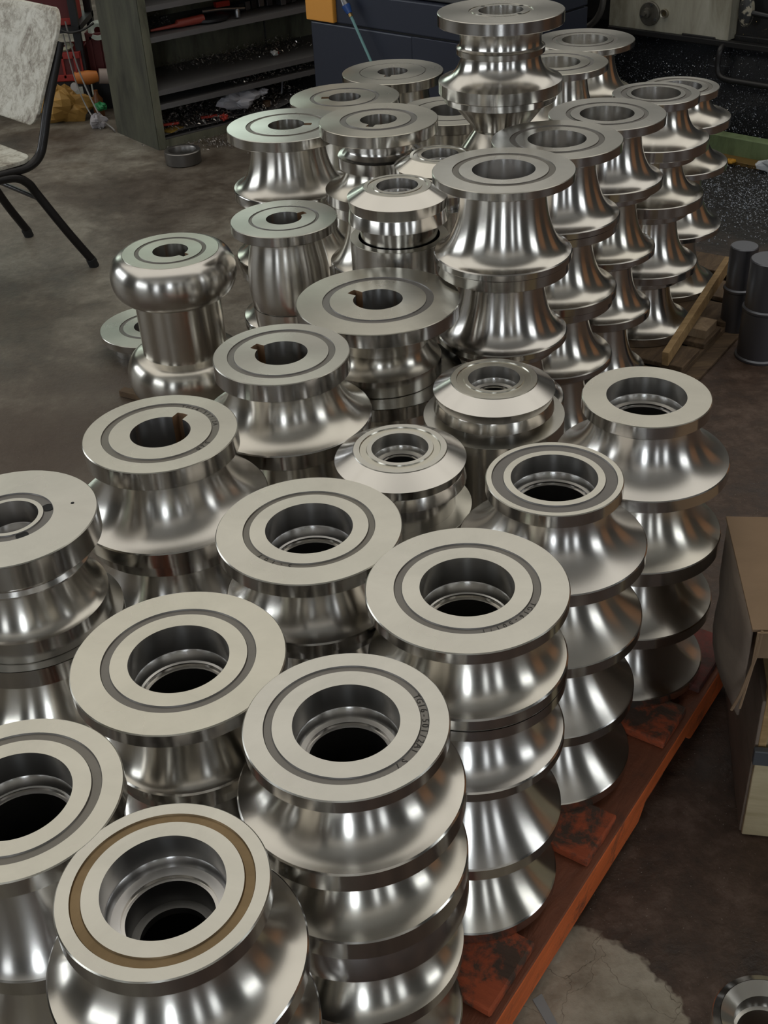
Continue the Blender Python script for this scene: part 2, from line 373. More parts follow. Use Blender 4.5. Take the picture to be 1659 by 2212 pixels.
# --- front pallet
stack('A', -.266, .834, .1194, [RL(8.772, 9.99, 1, .214, .74, 1.266, 9.761, .95), RL(9.99, 11.2, .80, .1, .78, 1.29, 11.0, .95), RL(11.2, 12.6, .80, .1, .78, 1.30, 12.4, .9), RL(12.6, 14.07, .80, .1, .7, .95, 13.8, .9)],
      (.585, .43), (.858, .752), mats=(STEEL, SIDE, FACE, RUSTY), desc='brown-grooved steel roll', where='stack at the bottom edge nearest the camera', n=144)
stack('B', -.063, 1.072, .1326, [RL(7.895, 8.962, 1, .161, .68, 1.143, 8.717, .95), RL(8.962, 9.967, .72, .06, .70, 1.161, 9.703, .9),
      PATH(9.967, 11.35, 1.12, 1.08, [('flange', [(1.12, 9.975), (1.165, 10.162), (1.165, 10.337), (.74, 10.35)], SIDE), ('waist', flare(.74, 10.35, 1.10, 11.173, .9), STEEL), ('rim', [(1.10, 11.173), (1.10, 11.34), (1.08, 11.35)], SIDE)], 'slope-topped steel roll'),
      RL(11.35, 12.67, .74, .06, .72, 1.08, 12.5, .9)], (.52, .40), (.80, .715), desc='steel roll with stamped groove', where='stack just right of the brown-grooved roll', n=144)
stack('C', -.296, 1.228, .150, [RL(7.066, 8.09, 1, .150, .60, .85, 7.97, .95), RL(8.09, 9.1, .8, .15, .58, .82, 8.95, .9), RL(9.1, 10.15, .8, .15, .58, .82, 10.0, .9), RL(10.15, 11.2, .8, .15, .58, .82, 11.05, .9)],
      (.47, .385), (.72, .635), desc='broad steel roll with stepped bore', where='stack directly behind the brown-grooved roll', n=144)
stack('D', .115, 1.337, .1496, [RL(7.001, 7.963, 1, .136, .66, 1.013, 7.817, .9), RL(7.963, 8.947, 1.01, .148, .66, 1.017, 8.813, .9), CONE(8.947, 10.145, .60, 1.024, 9.973), CONE(10.145, 11.23, .58, 1.009, 11.07)],
      (.465, .385), (.718, .637), desc='broad clean-faced steel roll', where='broad stack beside the red pallet edge', n=144)
stack('E', -.121, 1.523, .1495, [RL(7.069, 8.0, 1, .172, .64, .98, 7.87, .95), RL(8.0, 9.0, .9, .15, .62, .96, 8.85), RL(9.0, 10.1, .9, .15, .62, .96, 9.9), RL(10.1, 11.24, .9, .15, .62, .96, 11.)],
      (.47, .385), (.71, .637), desc='worn-rimmed steel roll', where='stack at the very centre of the picture', n=128)
stack('F', -.398, 1.84, .141, [RL(7.428, 8.685, 1, .259, .80, 1.295, 8.439, .9, zn=7.76, rn2=.80, rb1=1.27), PATH(8.685, 10.1, 1.2, 1.2, [('flange', [(1.2, 8.69), (1.18, 8.883), (.85, 8.9)], SIDE), ('neck', [(.85, 8.9), (.85, 9.12)], SIDE), ('waist', flare(.85, 9.12, 1.25, 9.9, .35), STEEL), ('rim', [(1.25, 9.9), (1.25, 10.1)], SIDE)], 'stepped steel roll'),
      RL(10.1, 11.915, 1., .2, .8, 1.25, 11.7)], (.39, .39), (.76, .66), notch=math.radians(62), desc='steel roll with brown keyway', where='stack left of centre below the bulb-ended roll', n=128)
stack('G', -.19, 2.134, .1393, [RL(7.515, 8.759, 1, .278, .80, 1.275, 8.504, .9, zn=7.86, rn2=.80, rb1=1.25), RL(8.759, 10.4, .95, .2, .8, 1.25, 10.2), RL(10.4, 12.06, .95, .2, .8, 1.25, 11.8)],
      (.385, .385), (.79, .69), notch=math.radians(146), desc='keyed steel roll with wide groove', where='stack just right of the bulb-ended roll', n=128)
_h = [('flange', [(1, 5.808), (1, 5.977), (.64, 5.985)], SIDE), ('neck', [(.64, 5.985), (.60, 6.14), (.62, 6.29)], STEEL), ('waist', [(.62, 6.29), (.60, 6.30)] + flare(.60, 6.30, .758, 6.545, .7), STEEL), ('rim', [(.758, 6.545), (.758, 6.755), (.74, 6.763)], SIDE)]
stack('H', .013, 2.43, .185, [PATH(5.797, 6.763, 1, .74, _h), PATH(6.763, 8.0, 1.02, .8, [('flange', [(1.02, 6.77), (1.02, 6.941), (.62, 6.95)], SIDE), ('waist', [(.62, 6.95), (.62, 7.6), (.8, 7.8), (.8, 8.0)], STEEL)], 'wide-disc steel roll'),
      RL(8., 9.08, .8, .1, .6, .9, 8.95)], (.303, .303), (.68, .59), notch=math.radians(140), desc='largest keyed disc roll', where='stack left of the front trumpet stack', n=128)
bulb = lambda za, zb, ra, rbm, rc: [(ra + 0, za)] + [((rbm - .30) + .30 * math.cos(t) + 0.0, (za + zb) / 2 + (zb - za) / 2 * math.sin(t)) for t in [(-PI / 2) + PI * i / 18 for i in range(19)]] + [(rc, zb)]
_i = [('upper_bulb', [(1., 8.79)] + [(.97 + .34 * math.cos(t) ** .9 if math.cos(t) > 0 else .97, 9.255 + .465 * math.sin(t)) for t in [(-1.48) + 3.0 * i / 22 for i in range(23)]] + [(.9, 9.73)], STEEL),
      ('neck', [(.9, 9.73), (.9, 10.98)], STEEL),
      ('lower_bulb', [(.9, 10.98)] + [(.97 + .34 * max(0, math.cos(t)) ** .9, 11.5 + .49 * math.sin(t)) for t in [(-1.5) + 3.0 * i / 22 for i in range(23)]] + [(.9, 12.08)], STEEL)]
stack('I', -.61, 3.417, .149, [PATH(8.782, 12.08, 1, .9, _i)], (.367, .367), (.74, .65), notch=math.radians(-42), desc='bulb-ended steel roll', where='standing on the bare concrete between chair and pallet', n=128)
stack('Ia', -.788, 3.797, .178, [PATH(9.699, 10.112, 1, .7, [('flange', [(1, 9.71), (1, 9.847), (.8, 9.855)], SIDE), ('neck', [(.8, 9.855), (.8, 10.112)], STEEL)])], (.33, .33), (.62, .54), desc='low steel disc roll', where='on the floor behind the bulb-ended roll')
_j = [('flange', [(1, 7.57), (1, 7.749), (.68, 7.757)], SIDE), ('barrel', [(.68, 7.757), (.66, 7.83), (.665, 7.93), (.70, 8.1), (.745, 8.3), (.775, 8.55), (.785, 8.8), (.775, 9.0), (.75, 9.2), (.735, 9.221)], STEEL)]
_j2 = [('barrel', [(.75, 9.225), (.74, 9.4), (.71, 9.65), (.66, 9.95), (.62, 10.3), (.66, 10.6), (.8, 10.8)], STEEL), ('rim', [(.8, 10.8), (1, 10.85), (1, 11.1)], SIDE)]
stack('J', -.2185, 2.947, .14, [PATH(7.559, 9.222, 1, .73, _j), PATH(9.222, 11.1, .74, 1, _j2, 'barrel-shaped steel roll'), RL(11.1, 12.5, 1, .15, .7, 1., 12.3)], (.335, .335), (.66, .60), notch=math.radians(32), desc='dark barrel-waisted roll', where='stack right behind the bulb-ended roll', n=128)

# --- far left cluster
stack('K', -.23, 3.564, .18, [RL(5.501, 6.68, 1, .171, .62, 1.0, 6.50, .97, power=1.0), RL(6.68, 7.87, .72, .1, .62, 1.08, 7.695), RL(7.87, 9.03, 1.06, .14, .64, 1.08, 8.86), RL(9.03, 10., .9, .1, .62, 1.08, 9.85)],
      (.305, .305), (.68, .60), notch=math.radians(-6), desc='pale greenish steel roll', where='stack at the left end of the far cluster')
_l = [('flange', [(1, 5.5), (1, 5.687), (.60, 5.695)], SIDE), ('neck', flare(.60, 5.9, .60, 6.0, .5)[:1] + [(.585, 5.75), (.56, 5.85), (.57, 5.95), (.64, 6.02), (.71, 6.035)], STEEL), ('collar', [(.70, 6.035), (.72, 6.045), (.72, 6.235), (.60, 6.245)], SIDE), ('waist', flare(.60, 6.245, .971, 6.617, .92), STEEL), ('rim', [(.971, 6.617), (.971, 6.79), (.9, 6.80)], SIDE)]
_l2 = lambda a, b_: RL(a, b_, .9, .2, .62, .97, b_ - .2)
stack('L', .045, 3.26, .165, [PATH(5.488, 6.80, 1, .9, _l), _l2(6.80, 8.1), _l2(8.1, 9.35), _l2(9.35, 10.6)], (.31, .31), (.65, .545), notch=math.radians(-112), desc='steel disc roll with collar', where='stack left of the conical rolls, far end')
stack('M', -.055, 4.04, .1865, [RL(5.588, 6.9, 1, .17, .72, .85, 6.75, .7), RL(6.9, 8.3, .85, .15, .6, .95, 8.1), RL(8.3, 9.65, .85, .15, .6, .95, 9.5)], (.295, .295), (.63, .56), notch=math.radians(176), desc='pale flat disc roll', where='stack second from the dark blue block')
stack('N3', .124, 4.51, .19, [RL(5.682, 6.9, 1, .182, .7, .95, 6.7), RL(6.9, 8.2, .85, .15, .6, .95, 8.), RL(8.2, 9.47, .85, .15, .6, .95, 9.3)], (.297, .297), (.66, .635), notch=math.radians(-108), desc='thick dull disc roll', where='stack against the dark blue block')
stack('N4', .30, 3.976, .18, [RL(6.038, 7.3, 1, .189, .8, .9, 7.1), RL(7.3, 8.6, .85, .15, .6, .9, 8.4), RL(8.6, 9.72, .85, .15, .6, .9, 9.5)], (.40, .40), (.72, .68), desc='shaded disc roll', where='stack just left behind the tallest stack')
# tallest stack
_o = [('flange', [(1, 3.82), (1, 3.994), (.70, 4.0)], SIDE), ('neck', [(.70, 4.0), (.665, 4.08), (.65, 4.2), (.655, 4.30), (.69, 4.335)], BRIGHT), ('collar', [(.69, 4.335), (.71, 4.34), (.71, 4.43), (.64, 4.44)], SIDE), ('waist', flare(.64, 4.44, .996, 4.842, .9), BRIGHT), ('rim', [(.996, 4.842), (.996, 5.03), (.92, 5.04)], SIDE)]
_o2 = [('flange', [(.91, 5.045), (.91, 5.16), (.80, 5.17)], SIDE), ('taper', [(.80, 5.17), (.44, 5.60), (.42, 5.61)], BRIGHT), ('cone', [(.42, 5.61), (.42, 5.64), (.72, 6.05)], BRIGHT), ('rim', [(.72, 6.05), (.72, 6.6)], SIDE)]
stack('O', .385, 3.295, .170, [PATH(3.808, 5.04, 1, .92, _o), PATH(5.04, 6.6, .91, .72, _o2, 'double-cone steel roll'), RL(6.6, 7.9, .7, .1, .5, .72, 7.7), RL(7.9, 9.1, .7, .1, .5, .72, 8.9), RL(9.1, 10.29, .7, .1, .5, .72, 10.1)],
      (.353, .33), (.505, .455), mats=(BRIGHT, SIDE, FACE, FACE), desc='highest steel roll', where='tallest stack near the top edge')
# tall right-hand row
def rowroll(z0, z1, rt, tt, rb, zr, rn=.60, k=.97, **kw): return RL(z0, z1, rt, tt, rn, rb, zr, k, m=BRIGHT, power=1.0, **kw)
stack('P', .309, 2.561, .16, [rowroll(5.223, 6.486, 1, .121, 1.0, 6.377, .60), rowroll(6.486, 7.739, .965, .176, .978, 7.63, .60), rowroll(7.739, 8.9, .84, .14, .978, 8.78), rowroll(8.9, 9.95, .9, .14, .978, 9.8), rowroll(9.95, 10.94, .9, .1, .978, 10.8)],
      (.442, .36), (.72, .625), mats=(BRIGHT, SIDE, FACE, GROOVE), desc='trumpet-waisted steel roll', where='front stack of the tall right-hand row', n=128)
stack('Q', .493, 2.966, .167, [rowroll(5.374, 6.61, 1, .15, 1.024, 6.499), rowroll(6.61, 7.87, 1.0, .14, 1.05, 7.721), rowroll(7.87, 9.05, 1.0, .14, 1.05, 8.935), rowroll(9.05, 10.48, .85, .13, 1.05, 10.3)],
      (.447, .36), (.72, .63), desc='trumpet-waisted steel roll', where='second stack of the tall right-hand row', n=128)
stack('R', .681, 3.272, .1623, [rowroll(5.713, 6.93, 1, .154, 1.033, 6.775), rowroll(6.93, 8.16, .86, .15, 1.0, 8.041), rowroll(8.16, 9.36, .84, .1, 1.01, 9.193), rowroll(9.36, 10.78, .78, .07, 1.01, 10.5)],
      (.463, .37), (.70, .62), desc='trumpet-waisted steel roll', where='third stack of the tall right-hand row', n=112)
stack('S', .903, 3.634, .1321, [rowroll(7.394, 8.62, 1, .18, 1.317, 8.364, .74), rowroll(8.62, 9.949, 1.05, .22, 1.326, 9.692, .74), rowroll(9.949, 11.62, 1.0, .25, 1.34, 11.419, .74), rowroll(11.62, 13.249, 1.0, .25, 1.36, 13.03, .72)],
      (.565, .45), (.80, .67), desc='narrow-topped steel roll', where='fourth stack of the tall right-hand row', n=112)
stack('T', 1.069, 3.976, .1272, [rowroll(8.261, 9.212, 1, .185, 1.377, 8.994, .78), rowroll(9.212, 10.35, .9, .1, 1.421, 10.181, .8), rowroll(10.35, 12.06, 1.05, .13, 1.45, 11.914, .78), rowroll(12.06, 13.766, 1.05, .13, 1.47, 13.6, .78)],
      (.55, .45), (.82, .70), desc='narrow-topped steel roll', where='last stack of the tall right-hand row', n=112)
stack('N1', .804, 4.32, .175, [rowroll(5.496, 6.6, 1, .119, 1.0, 6.45), rowroll(6.6, 7.8, .9, .1, 1., 7.6), rowroll(7.8, 8.9, .9, .1, 1., 8.75), rowroll(8.9, 9.99, .9, .1, 1., 9.85)], (.46, .36), (.66, .57), desc='flat steel roll', where='stack farthest back, right of the tallest stack', n=96)
stack('N2', .616, 3.768, .16, [rowroll(5.634, 6.8, 1, .134, 1.0, 6.65), rowroll(6.8, 8.1, .9, .1, 1., 7.95), rowroll(8.1, 9.5, .85, .1, .86, 9.35), rowroll(9.5, 10.9, .8, .1, .84, 10.75)], (.46, .36), (.72, .64), desc='dark-ringed steel roll', where='stack right behind the tallest stack', n=96)
# right side of the front pallet
def wroll(z0, z1, rt, tt, rb, zr, rn, k, **kw): return RL(z0, z1, rt, tt, rn, rb, zr, k, **kw)
stack('U', .495, 1.874, .1181, [RL(8.867, 10.159, 1, .219, .88, 1.386, 9.939, .75, zn=9.19, rn2=.82), wroll(10.159, 11.572, .80, .08, 1.398, 11.294, .78, .8), wroll(11.572, 12.885, .80, .08, 1.395, 12.664, .78, .8), wroll(12.885, 14.225, .80, .08, 1.37, 14.037, .78, .8)],
      (.62, .49), None, desc='plain wide-bored steel roll', where='rightmost stack on the red pallet', n=128)
stack('V', .285, 1.615, .1142, [RL(9.168, 10.468, 1, .212, .78, 1.411, 10.243, .6, zn=9.50, rn2=.80), wroll(10.468, 11.796, .80, .1, 1.44, 11.587, .78, .4), wroll(11.796, 13.244, .80, .1, 1.42, 13.034, .78, .2), wroll(13.244, 14.71, .80, .1, 1.44, 14.50, .78, .2)],
      (.63, .52), (.91, .735), desc='steel roll with sunken ring', where='stack before the rightmost red pallet stack', n=128)
# conical rolls on stepped cylinders
def cone_top(z0, zc, z1_, zl, zn_, rmax=1.394):
    return [('cone_face', [(1., z0), (rmax, zc)], BRIGHT), ('band', [(rmax, zc), (rmax - .01, zc + .03), (rmax - .06, z1_)], SIDE), ('lip', [(rmax - .06, z1_), (rmax - .05, z1_ + .02), (rmax, zl), (rmax - .04, zl + .02), (1.15, zl + .05)], BRIGHT), ('neck', [(1.15, zl + .05), (1.15, zn_)], SIDE)]
def pedestal(z0, rtop, z1, seam=None):
    p = [('shoulder', [(rtop - .02, z0), (rtop, z0 + .02)], FACE), ('drum', [(rtop, z0 + .02), (rtop, z1)], STEEL)]
    return PATH(z0, z1, rtop, rtop, p, 'stepped steel drum')
stack('W', .236, 2.076, .0883, [PATH(12.462, 13.36, 1, 1.15, cone_top(12.475, 12.70, 12.914, 13.17, 13.36)), pedestal(13.36, 1.63, 16.2), pedestal(16.2, 1.63, 19.03)], (.59, .42), (.86, .68), mats=(BRIGHT, SIDE, FACE, FACE), desc='bright cone roll', where='stack left of the plain wide-bored roll')
stack('X', .0357, 1.825, .0873, [PATH(12.596, 13.99, 1, 1.04, cone_top(12.61, 12.83, 13.052, 13.32, 13.99)), pedestal(13.99, 1.5, 16.6), pedestal(16.6, 1.5, 19.24)], (.60, .42), (.86, .70), mats=(BRIGHT, SIDE, FACE, FACE), desc='bright cone roll', where='stack just behind the centre stack')
stack('Cn1', .0758, 2.76, .083, [PATH(11.145, 12.65, 1, 1.22, cone_top(11.16, 11.42, 11.743, 12.11, 12.65, 1.485)), pedestal(12.65, 1.46, 16.), pedestal(16., 1.46, 21.08)], (.61, .5), (.88, .72), mats=(BRIGHT, SIDE, FACE, FACE), desc='lipped cone roll', where='drum stack left of the front trumpet stack')
stack('Cn2', .198, 3.025, .08, [PATH(11.725, 13.2, 1, 1.22, cone_top(11.74, 12.03, 12.35, 12.7, 13.2, 1.51)), pedestal(13.2, 1.46, 17.), pedestal(17., 1.46, 21.87)], (.61, .5), (.88, .72), mats=(BRIGHT, SIDE, FACE, FACE), desc='partly hidden cone roll', where='stack behind the lipped cone roll', n=96)
# left edge
_y = [('flange', [(1, 7.32), (1, 7.633), (.84, 7.64)], SIDE), ('collar', [(.84, 7.64), (.84, 7.74), (.80, 7.78), (.84, 7.84), (.84, 7.87), (.70, 7.88)], BRIGHT), ('waist', flare(.70, 7.88, .925, 8.442, .95), STEEL), ('rim', [(.925, 8.442), (.925, 8.72), (.91, 8.73)], SIDE)]
_y2 = [('flange', [(1.057, 8.74), (1.057, 8.996), (.66, 9.0)], SIDE), ('waist', flare(.62, 9.0, .98, 9.95, .9), STEEL), ('rim', [(.98, 9.95), (.98, 10.2)], SIDE)]
stack('Y', -.614, 1.588, .1433, [PATH(7.306, 8.73, 1, .91, _y), PATH(8.73, 10.2, 1.057, .98, _y2, 'wide-lipped steel roll'), RL(10.2, 11.72, .9, .1, .62, .98, 11.5)], (.33, .25), (.50, .385), desc='thick steel roll with two holes', where='farther stack cut by the left edge', n=128)
stack('Z', -.464, .979, .1314, [RL(7.968, 9.55, 1, .202, .70, 1.0, 9.336, .85), RL(9.55, 11.2, .92, .12, .6, .85, 11.0), RL(11.2, 12.79, .68, .12, .6, .68, 12.6)], (.53, .45), (.80, .70), desc='grey-ringed steel roll', where='nearer stack cut by the left edge', n=144)
# single ring roll on the floor, bottom right corner
_b = [('body', [(.98, 20.08), (1.0, 20.1), (1.0, 21.15), (.98, 21.176)], STEEL), ('bevel', [(.86, 20.03), (.87, 20.035), (.98, 20.08)], SIDE), ('bright_chamfer', [(.60, 20.17), (.85, 20.03)], BRIGHT)]
t = thing('forming_roll', 'single steel ring roll lying on the floor in the bottom right corner', CAT, (.555, 1.034, 0), 0)
for pn, pts, mm in _b: sweep([(r * .085, 1.8 - z * .085) for r, z in pts][::1], 112, pn, mm, t, pn)
sweep([(.60 * .085, 1.8 - 20.17 * .085), (.585 * .085, .06), (.52 * .085, .058), (.50 * .085, .045), (.50 * .085, 0.)], 112, 'bore', BORE, t, 'bore')
sweep([(.98 * .085, 0.0), (.50 * .085, 0.0)], 96, 'under_face', SIDE, t, 'under_face')

def find_root(x, y):
    best = None
    for o in bpy.data.objects:
        if o.name.startswith('forming_roll') and o.type == 'EMPTY' and abs(o.location.x - x) < 1e-3 and abs(o.location.y - y) < 1e-3:
            if best is None or o.location.z > best.location.z: best = o
    return best
rt_ = find_root(-.266, .834); zt = CAMH - 8.772 * .1194 - rt_.location.z
for dz, r0, r1, ox, oy in ((.092, .429, .34, 0, 0),):
    B().lathe([(r0 * .1194, zt - dz), (r1 * .1194, zt - dz), (r1 * .1194, zt - dz - .01)], 96, (0, 0, 0)).obj('inner_ledge', BORE, rt_, True, 30)
def marking(txt, zr, rad, size, a0, step, parent):
    """stamped characters round a groove, each its own small part"""
    for i, chh in enumerate(txt):
        if chh == ' ': continue
        cu = bpy.data.curves.new('t', 'FONT'); cu.body = chh; cu.size = size; cu.align_x = 'CENTER'; cu.align_y = 'CENTER'
        o = bpy.data.objects.new('t', cu); C.objects.link(o); dg = bpy.context.evaluated_depsgraph_get(); me = o.evaluated_get(dg).to_mesh()
        a = a0 - i * step; Rm = Matrix.Rotation(a - PI / 2, 3, 'Z'); vs = []
        for v in me.vertices:
            q = Rm @ Vector((v.co.x, v.co.y, 0)); vs.append((rad * math.cos(a) + q.x, rad * math.sin(a) + q.y, zr))
        fs = [tuple(p.vertices) for p in me.polygons]
        o.evaluated_get(dg).to_mesh_clear(); bpy.data.objects.remove(o); bpy.data.curves.remove(cu)
        mesh_obj('stamped_character', vs, fs, STAMP, parent)
for (x, y, R, ztop, txt, gr, a0, step, size) in ((-.063, 1.072, .1326, 7.895, 'TG16-501/2A1', .758, 24, 5.2, .0125), (-.063, 1.072, .1326, 7.895, 'S7', .758, -45, 6.5, .0125), (-.398, 1.84, .141, 7.428, 'S2B', .71, -26, 7, .015), (-.398, 1.84, .141, 7.428, 'TG16-517/2A', .71, 72, 6, .012), (.115, 1.337, .1496, 7.001, 'TG16-501/1', .678, -28, 6, .011), (-.121, 1.523, .1495, 7.069, 'Y01-5', .673, 222, -8, .012)):
    rt_ = find_root(x, y)
    marking(txt, (CAMH - ztop * R - .0018) - rt_.location.z, gr * R, size, math.radians(a0), math.radians(step), rt_)
# bolt and pin holes: flat black discs painted for the shade inside
rt_ = find_root(-.614, 1.588); zt = CAMH - 7.306 * .1433 - rt_.location.z
for a in (22, -58):
    B().lathe([(.0105, -.0014), (.0095, -.0016), (.0001, -.0017)], 24, (.443 * .1433 * math.cos(math.radians(a)), .443 * .1433 * math.sin(math.radians(a)), zt)).obj('bolt_hole_shade', HOLE_SHADE, rt_)
B().lathe([(.003, .0003), (.0001, .0003)], 16, (.72 * .1433 * math.cos(.3), .72 * .1433 * math.sin(.3), zt)).obj('pin_hole_shade', HOLE_SHADE, rt_)
rt_ = find_root(.385, 3.295); zt = CAMH - 3.808 * .17 - rt_.location.z
for a in (35, 125, 215, 305):
    B().lathe([(.006, .0005), (.0001, .0005)], 16, (.43 * .17 * math.cos(math.radians(a)), .43 * .17 * math.sin(math.radians(a)), zt)).obj('bolt_hole_shade', HOLE_SHADE, rt_)

# ------------------------------------------------------------------ pallets
def paint_wood(paint, bare, lo=.45, hi=.6, sc=(14, 3, 14), worn=False):
    def fn(nt, b):
        mp = nt.nodes.new('ShaderNodeMapping'); mp.inputs['Scale'].default_value = sc; nt.links.new(objc(nt), mp.inputs[0])
        n = noise(nt, 1.4, 6, .7, mp.outputs[0], .4); n2 = noise(nt, 14, 5, .7, geo(nt), .3)
        r = ramp(nt, n2.outputs[0], [(lo, (0, 0, 0)), (hi, (1, 1, 1))])
        br = ramp(nt, n.outputs[0], [(.3, tuple(k * .5 for k in bare)), (.7, bare)]); pr = ramp(nt, n.outputs[0], [(.3, tuple(k * .6 for k in paint)), (.65, paint)])
        full = mix(nt, r.outputs[0], br.outputs[0], pr.outputs[0])
        if worn:
            g_ = nt.nodes.new('ShaderNodeNewGeometry'); sx = nt.nodes.new('ShaderNodeSeparateXYZ'); nt.links.new(g_.outputs['True Normal'], sx.inputs[0])
            full = mix(nt, math_(nt, 'MULTIPLY', math_(nt, 'GREATER_THAN', sx.outputs[2], .7), .85), full, br.outputs[0])
        nt.links.new(full, b.inputs['Base Color']); bump(nt, b, math_(nt, 'ADD', n.outputs[0], n2.outputs[0]), .6, .006)
    return fn
REDSIDE = mat('orange_red_paint', rough=.65, fn=paint_wood((.78, .17, .04), (.15, .062, .035), .28, .44, (3, 14, 14), True))
REDTOP = mat('worn_red_boards', rough=.75, fn=paint_wood((.46, .095, .032), (.10, .058, .038), .46, .58))
REDDARK = mat('dark_red_boards', rough=.75, fn=paint_wood((.20, .04, .03), (.10, .045, .035), .4, .6))
OLDW = mat('old_brown_pallet_wood', rough=.8, fn=woodish((.055, .033, .018), (.17, .11, .06), (6, 30, 30)))
FRESHW = mat('yellow_pallet_wood', rough=.7, fn=woodish((.25, .15, .06), (.48, .32, .15), (6, 30, 30)))
ANG = math.atan2(.809, .588)
pal = thing('pallet', 'worn orange-red painted wooden pallet under the front stacks', 'pallet', (.463, 1.510, 0), ANG)
# local x runs along the long edge (away from camera), local y to the left
L0, L1, W = -.98, .49, 1.14
def wob_board(name, c, d, m, parent, bev=.004):
    o = B().box(c, d).obj(name, m, parent, bevel=bev); return o
for yy in (.045, W * .52, W - .045):
    bb = B(); w_ = .09
    z0, z1 = .022, .10
    # stringer with fork notches cut from below
    poly = [(L0, z0), (L0 + .20, z0), (L0 + .23, .055), (L0 + .42, .055), (L0 + .45, z0), (L1 - .50, z0), (L1 - .47, .055), (L1 - .27, .055), (L1 - .24, z0), (L1, z0), (L1, z1), (L0, z1)]
    n_ = len(poly); vs = [(px, yy - w_ / 2, pz) for px, pz in poly] + [(px, yy + w_ / 2, pz) for px, pz in poly]
    bb.add(vs, [tuple(range(n_)), tuple(range(n_, 2 * n_))[::-1]] + [(i, n_ + i, n_ + (i + 1) % n_, (i + 1) % n_) for i in range(n_)])
    bb.obj('stringer', REDSIDE, pal, bevel=.004)
brd = [(-.42, .145), (-.06, .13), (.265, .13)]
allb = [(-.86, .14), (-.4875, .149), (-.1565, .123), (.178, .118), (.395, .18)]
for i, (bx, bw) in enumerate(allb):
    wob_board('deck_board', (bx, W / 2 + .006, .110), (bw, W - .012, .020), REDDARK if i == 4 else REDTOP, pal)
for bx in (-.9, -.4, .1, .43): wob_board('bottom_board', (bx, W / 2, .011), (.10, W - .03, .022), REDTOP, pal)
pal2 = thing('pallet', 'old brown wooden pallet under the tall right-hand row', 'pallet', (1.011 + .03, 3.408 - .02, 0), ANG)
A0, A1, W2 = -1.25, .86, .92
for yy in (.03, W2 / 2, W2 - .03):
    for cx in (-1.18, -.2, .05, .42, .80): B().box((cx, yy, .012), (.12, .09, .02)).obj('spacer', OLDW, pal2) if cx < -.5 else None
for bx in (-1.17, -.98, -.79, -.60, -.41, -.22, -.03, .16, .35, .54, .76): wob_board('deck_board', (bx, W2 / 2, .040), (.15, W2, .018), OLDW, pal2, .003)
for yy in (.03, W2 / 2, W2 - .03): wob_board('stringer', ((A0 + A1) / 2, yy, .0155), (A1 - A0, .06, .031), OLDW, pal2, .003)
# loose batten and block along the edge of the back pallet
bt = B(); p0 = Vector((.925, 3.318, .075)); p1 = Vector((1.262, 3.85, .165)); d_ = (p1 - p0).normalized(); sd = Vector((d_.y, -d_.x, 0)).normalized(); up_ = sd.cross(d_)
Mx = Matrix((d_, sd, up_)).transposed()
bt.box((p0 + p1) / 2, ((p1 - p0).length, .022, .05), M=Mx); tag(bt.obj('batten', FRESHW, bevel=.002), 'pale yellow batten slanting up along the edge of the back pallet', 'batten')
tag(B().box((1.095, 3.56, .04), (.10, .09, .08), ANG).obj('wood_block', mat('pale_block_wood', rough=.7, fn=woodish((.22, .15, .09), (.40, .29, .18), (30, 30, 6))), bevel=.003), 'square pale wood block under the slanting batten', 'block')
tag(B().box((1.13, 3.50, .006), (.62, .09, .012), ANG).obj('floor_plank', OLDW, bevel=.002), 'thin brown plank lying on the floor beside the back pallet', 'plank')
# scraps of wood near bulb roll
tag(B().box((-.79, 3.395, .012), (.12, .03, .022), -.5).obj('wood_scrap', OLDW, bevel=.002), 'small brown splinter of wood on the floor below the bulb-ended roll', 'wood scrap')

# ------------------------------------------------------------------ dark steel cans at the right
CAN = mat('dark_drawn_steel', (.17, .175, .195), .38, .85)
def can(x, y, z0, z1, r, lab, grp):
    t = thing('steel_cylinder', lab, 'cylinder', (x, y, z0), 0, grp)
    B().lathe([(r, 0.006), (r, z1 - z0 - .003), (r - .003, z1 - z0), (.0001, z1 - z0)], 64).obj('barrel', CAN, t, True, 30)
    B().lathe([(r + .006, 0), (r + .007, .003), (r + .006, .008), (r, .012)], 64).obj('foot_rim', CAN, t, True, 30)
can(1.272, 3.45, 0, .17, .070, 'dark grey steel cylinder, lower of the thicker pair at the right edge', 'dark steel cylinders by the right edge')
can(1.272, 3.45, .17, .34, .066, 'dark grey steel cylinder, upper of the thicker pair at the right edge', 'dark steel cylinders by the right edge')
can(1.245, 3.645, 0, .155, .049, 'thinner dark steel cylinder, lower one, behind the thick pair', 'dark steel cylinders by the right edge')
can(1.245, 3.645, .155, .31, .046, 'thinner dark steel cylinder, upper one, behind the thick pair', 'dark steel cylinders by the right edge')

# ------------------------------------------------------------------ crate and carton at the right edge
PLY = mat('pale_plywood', rough=.7, fn=woodish((.38, .30, .17), (.62, .53, .34), (3, 3, 20)))
CARD = mat('brown_cardboard', rough=.85, fn=woodish((.22, .145, .085), (.30, .20, .12), (4, 4, 4)))
CARDS = mat('grey_cardboard', rough=.85, fn=woodish((.17, .13, .10), (.25, .195, .15), (4, 4, 12)))
STRAP = mat('grey_strap', (.09, .095, .105), .5, .2)
cr = thing('crate', 'pale plywood crate with grey strap at the right edge', 'crate', (.647, 1.476, 0), -.20)
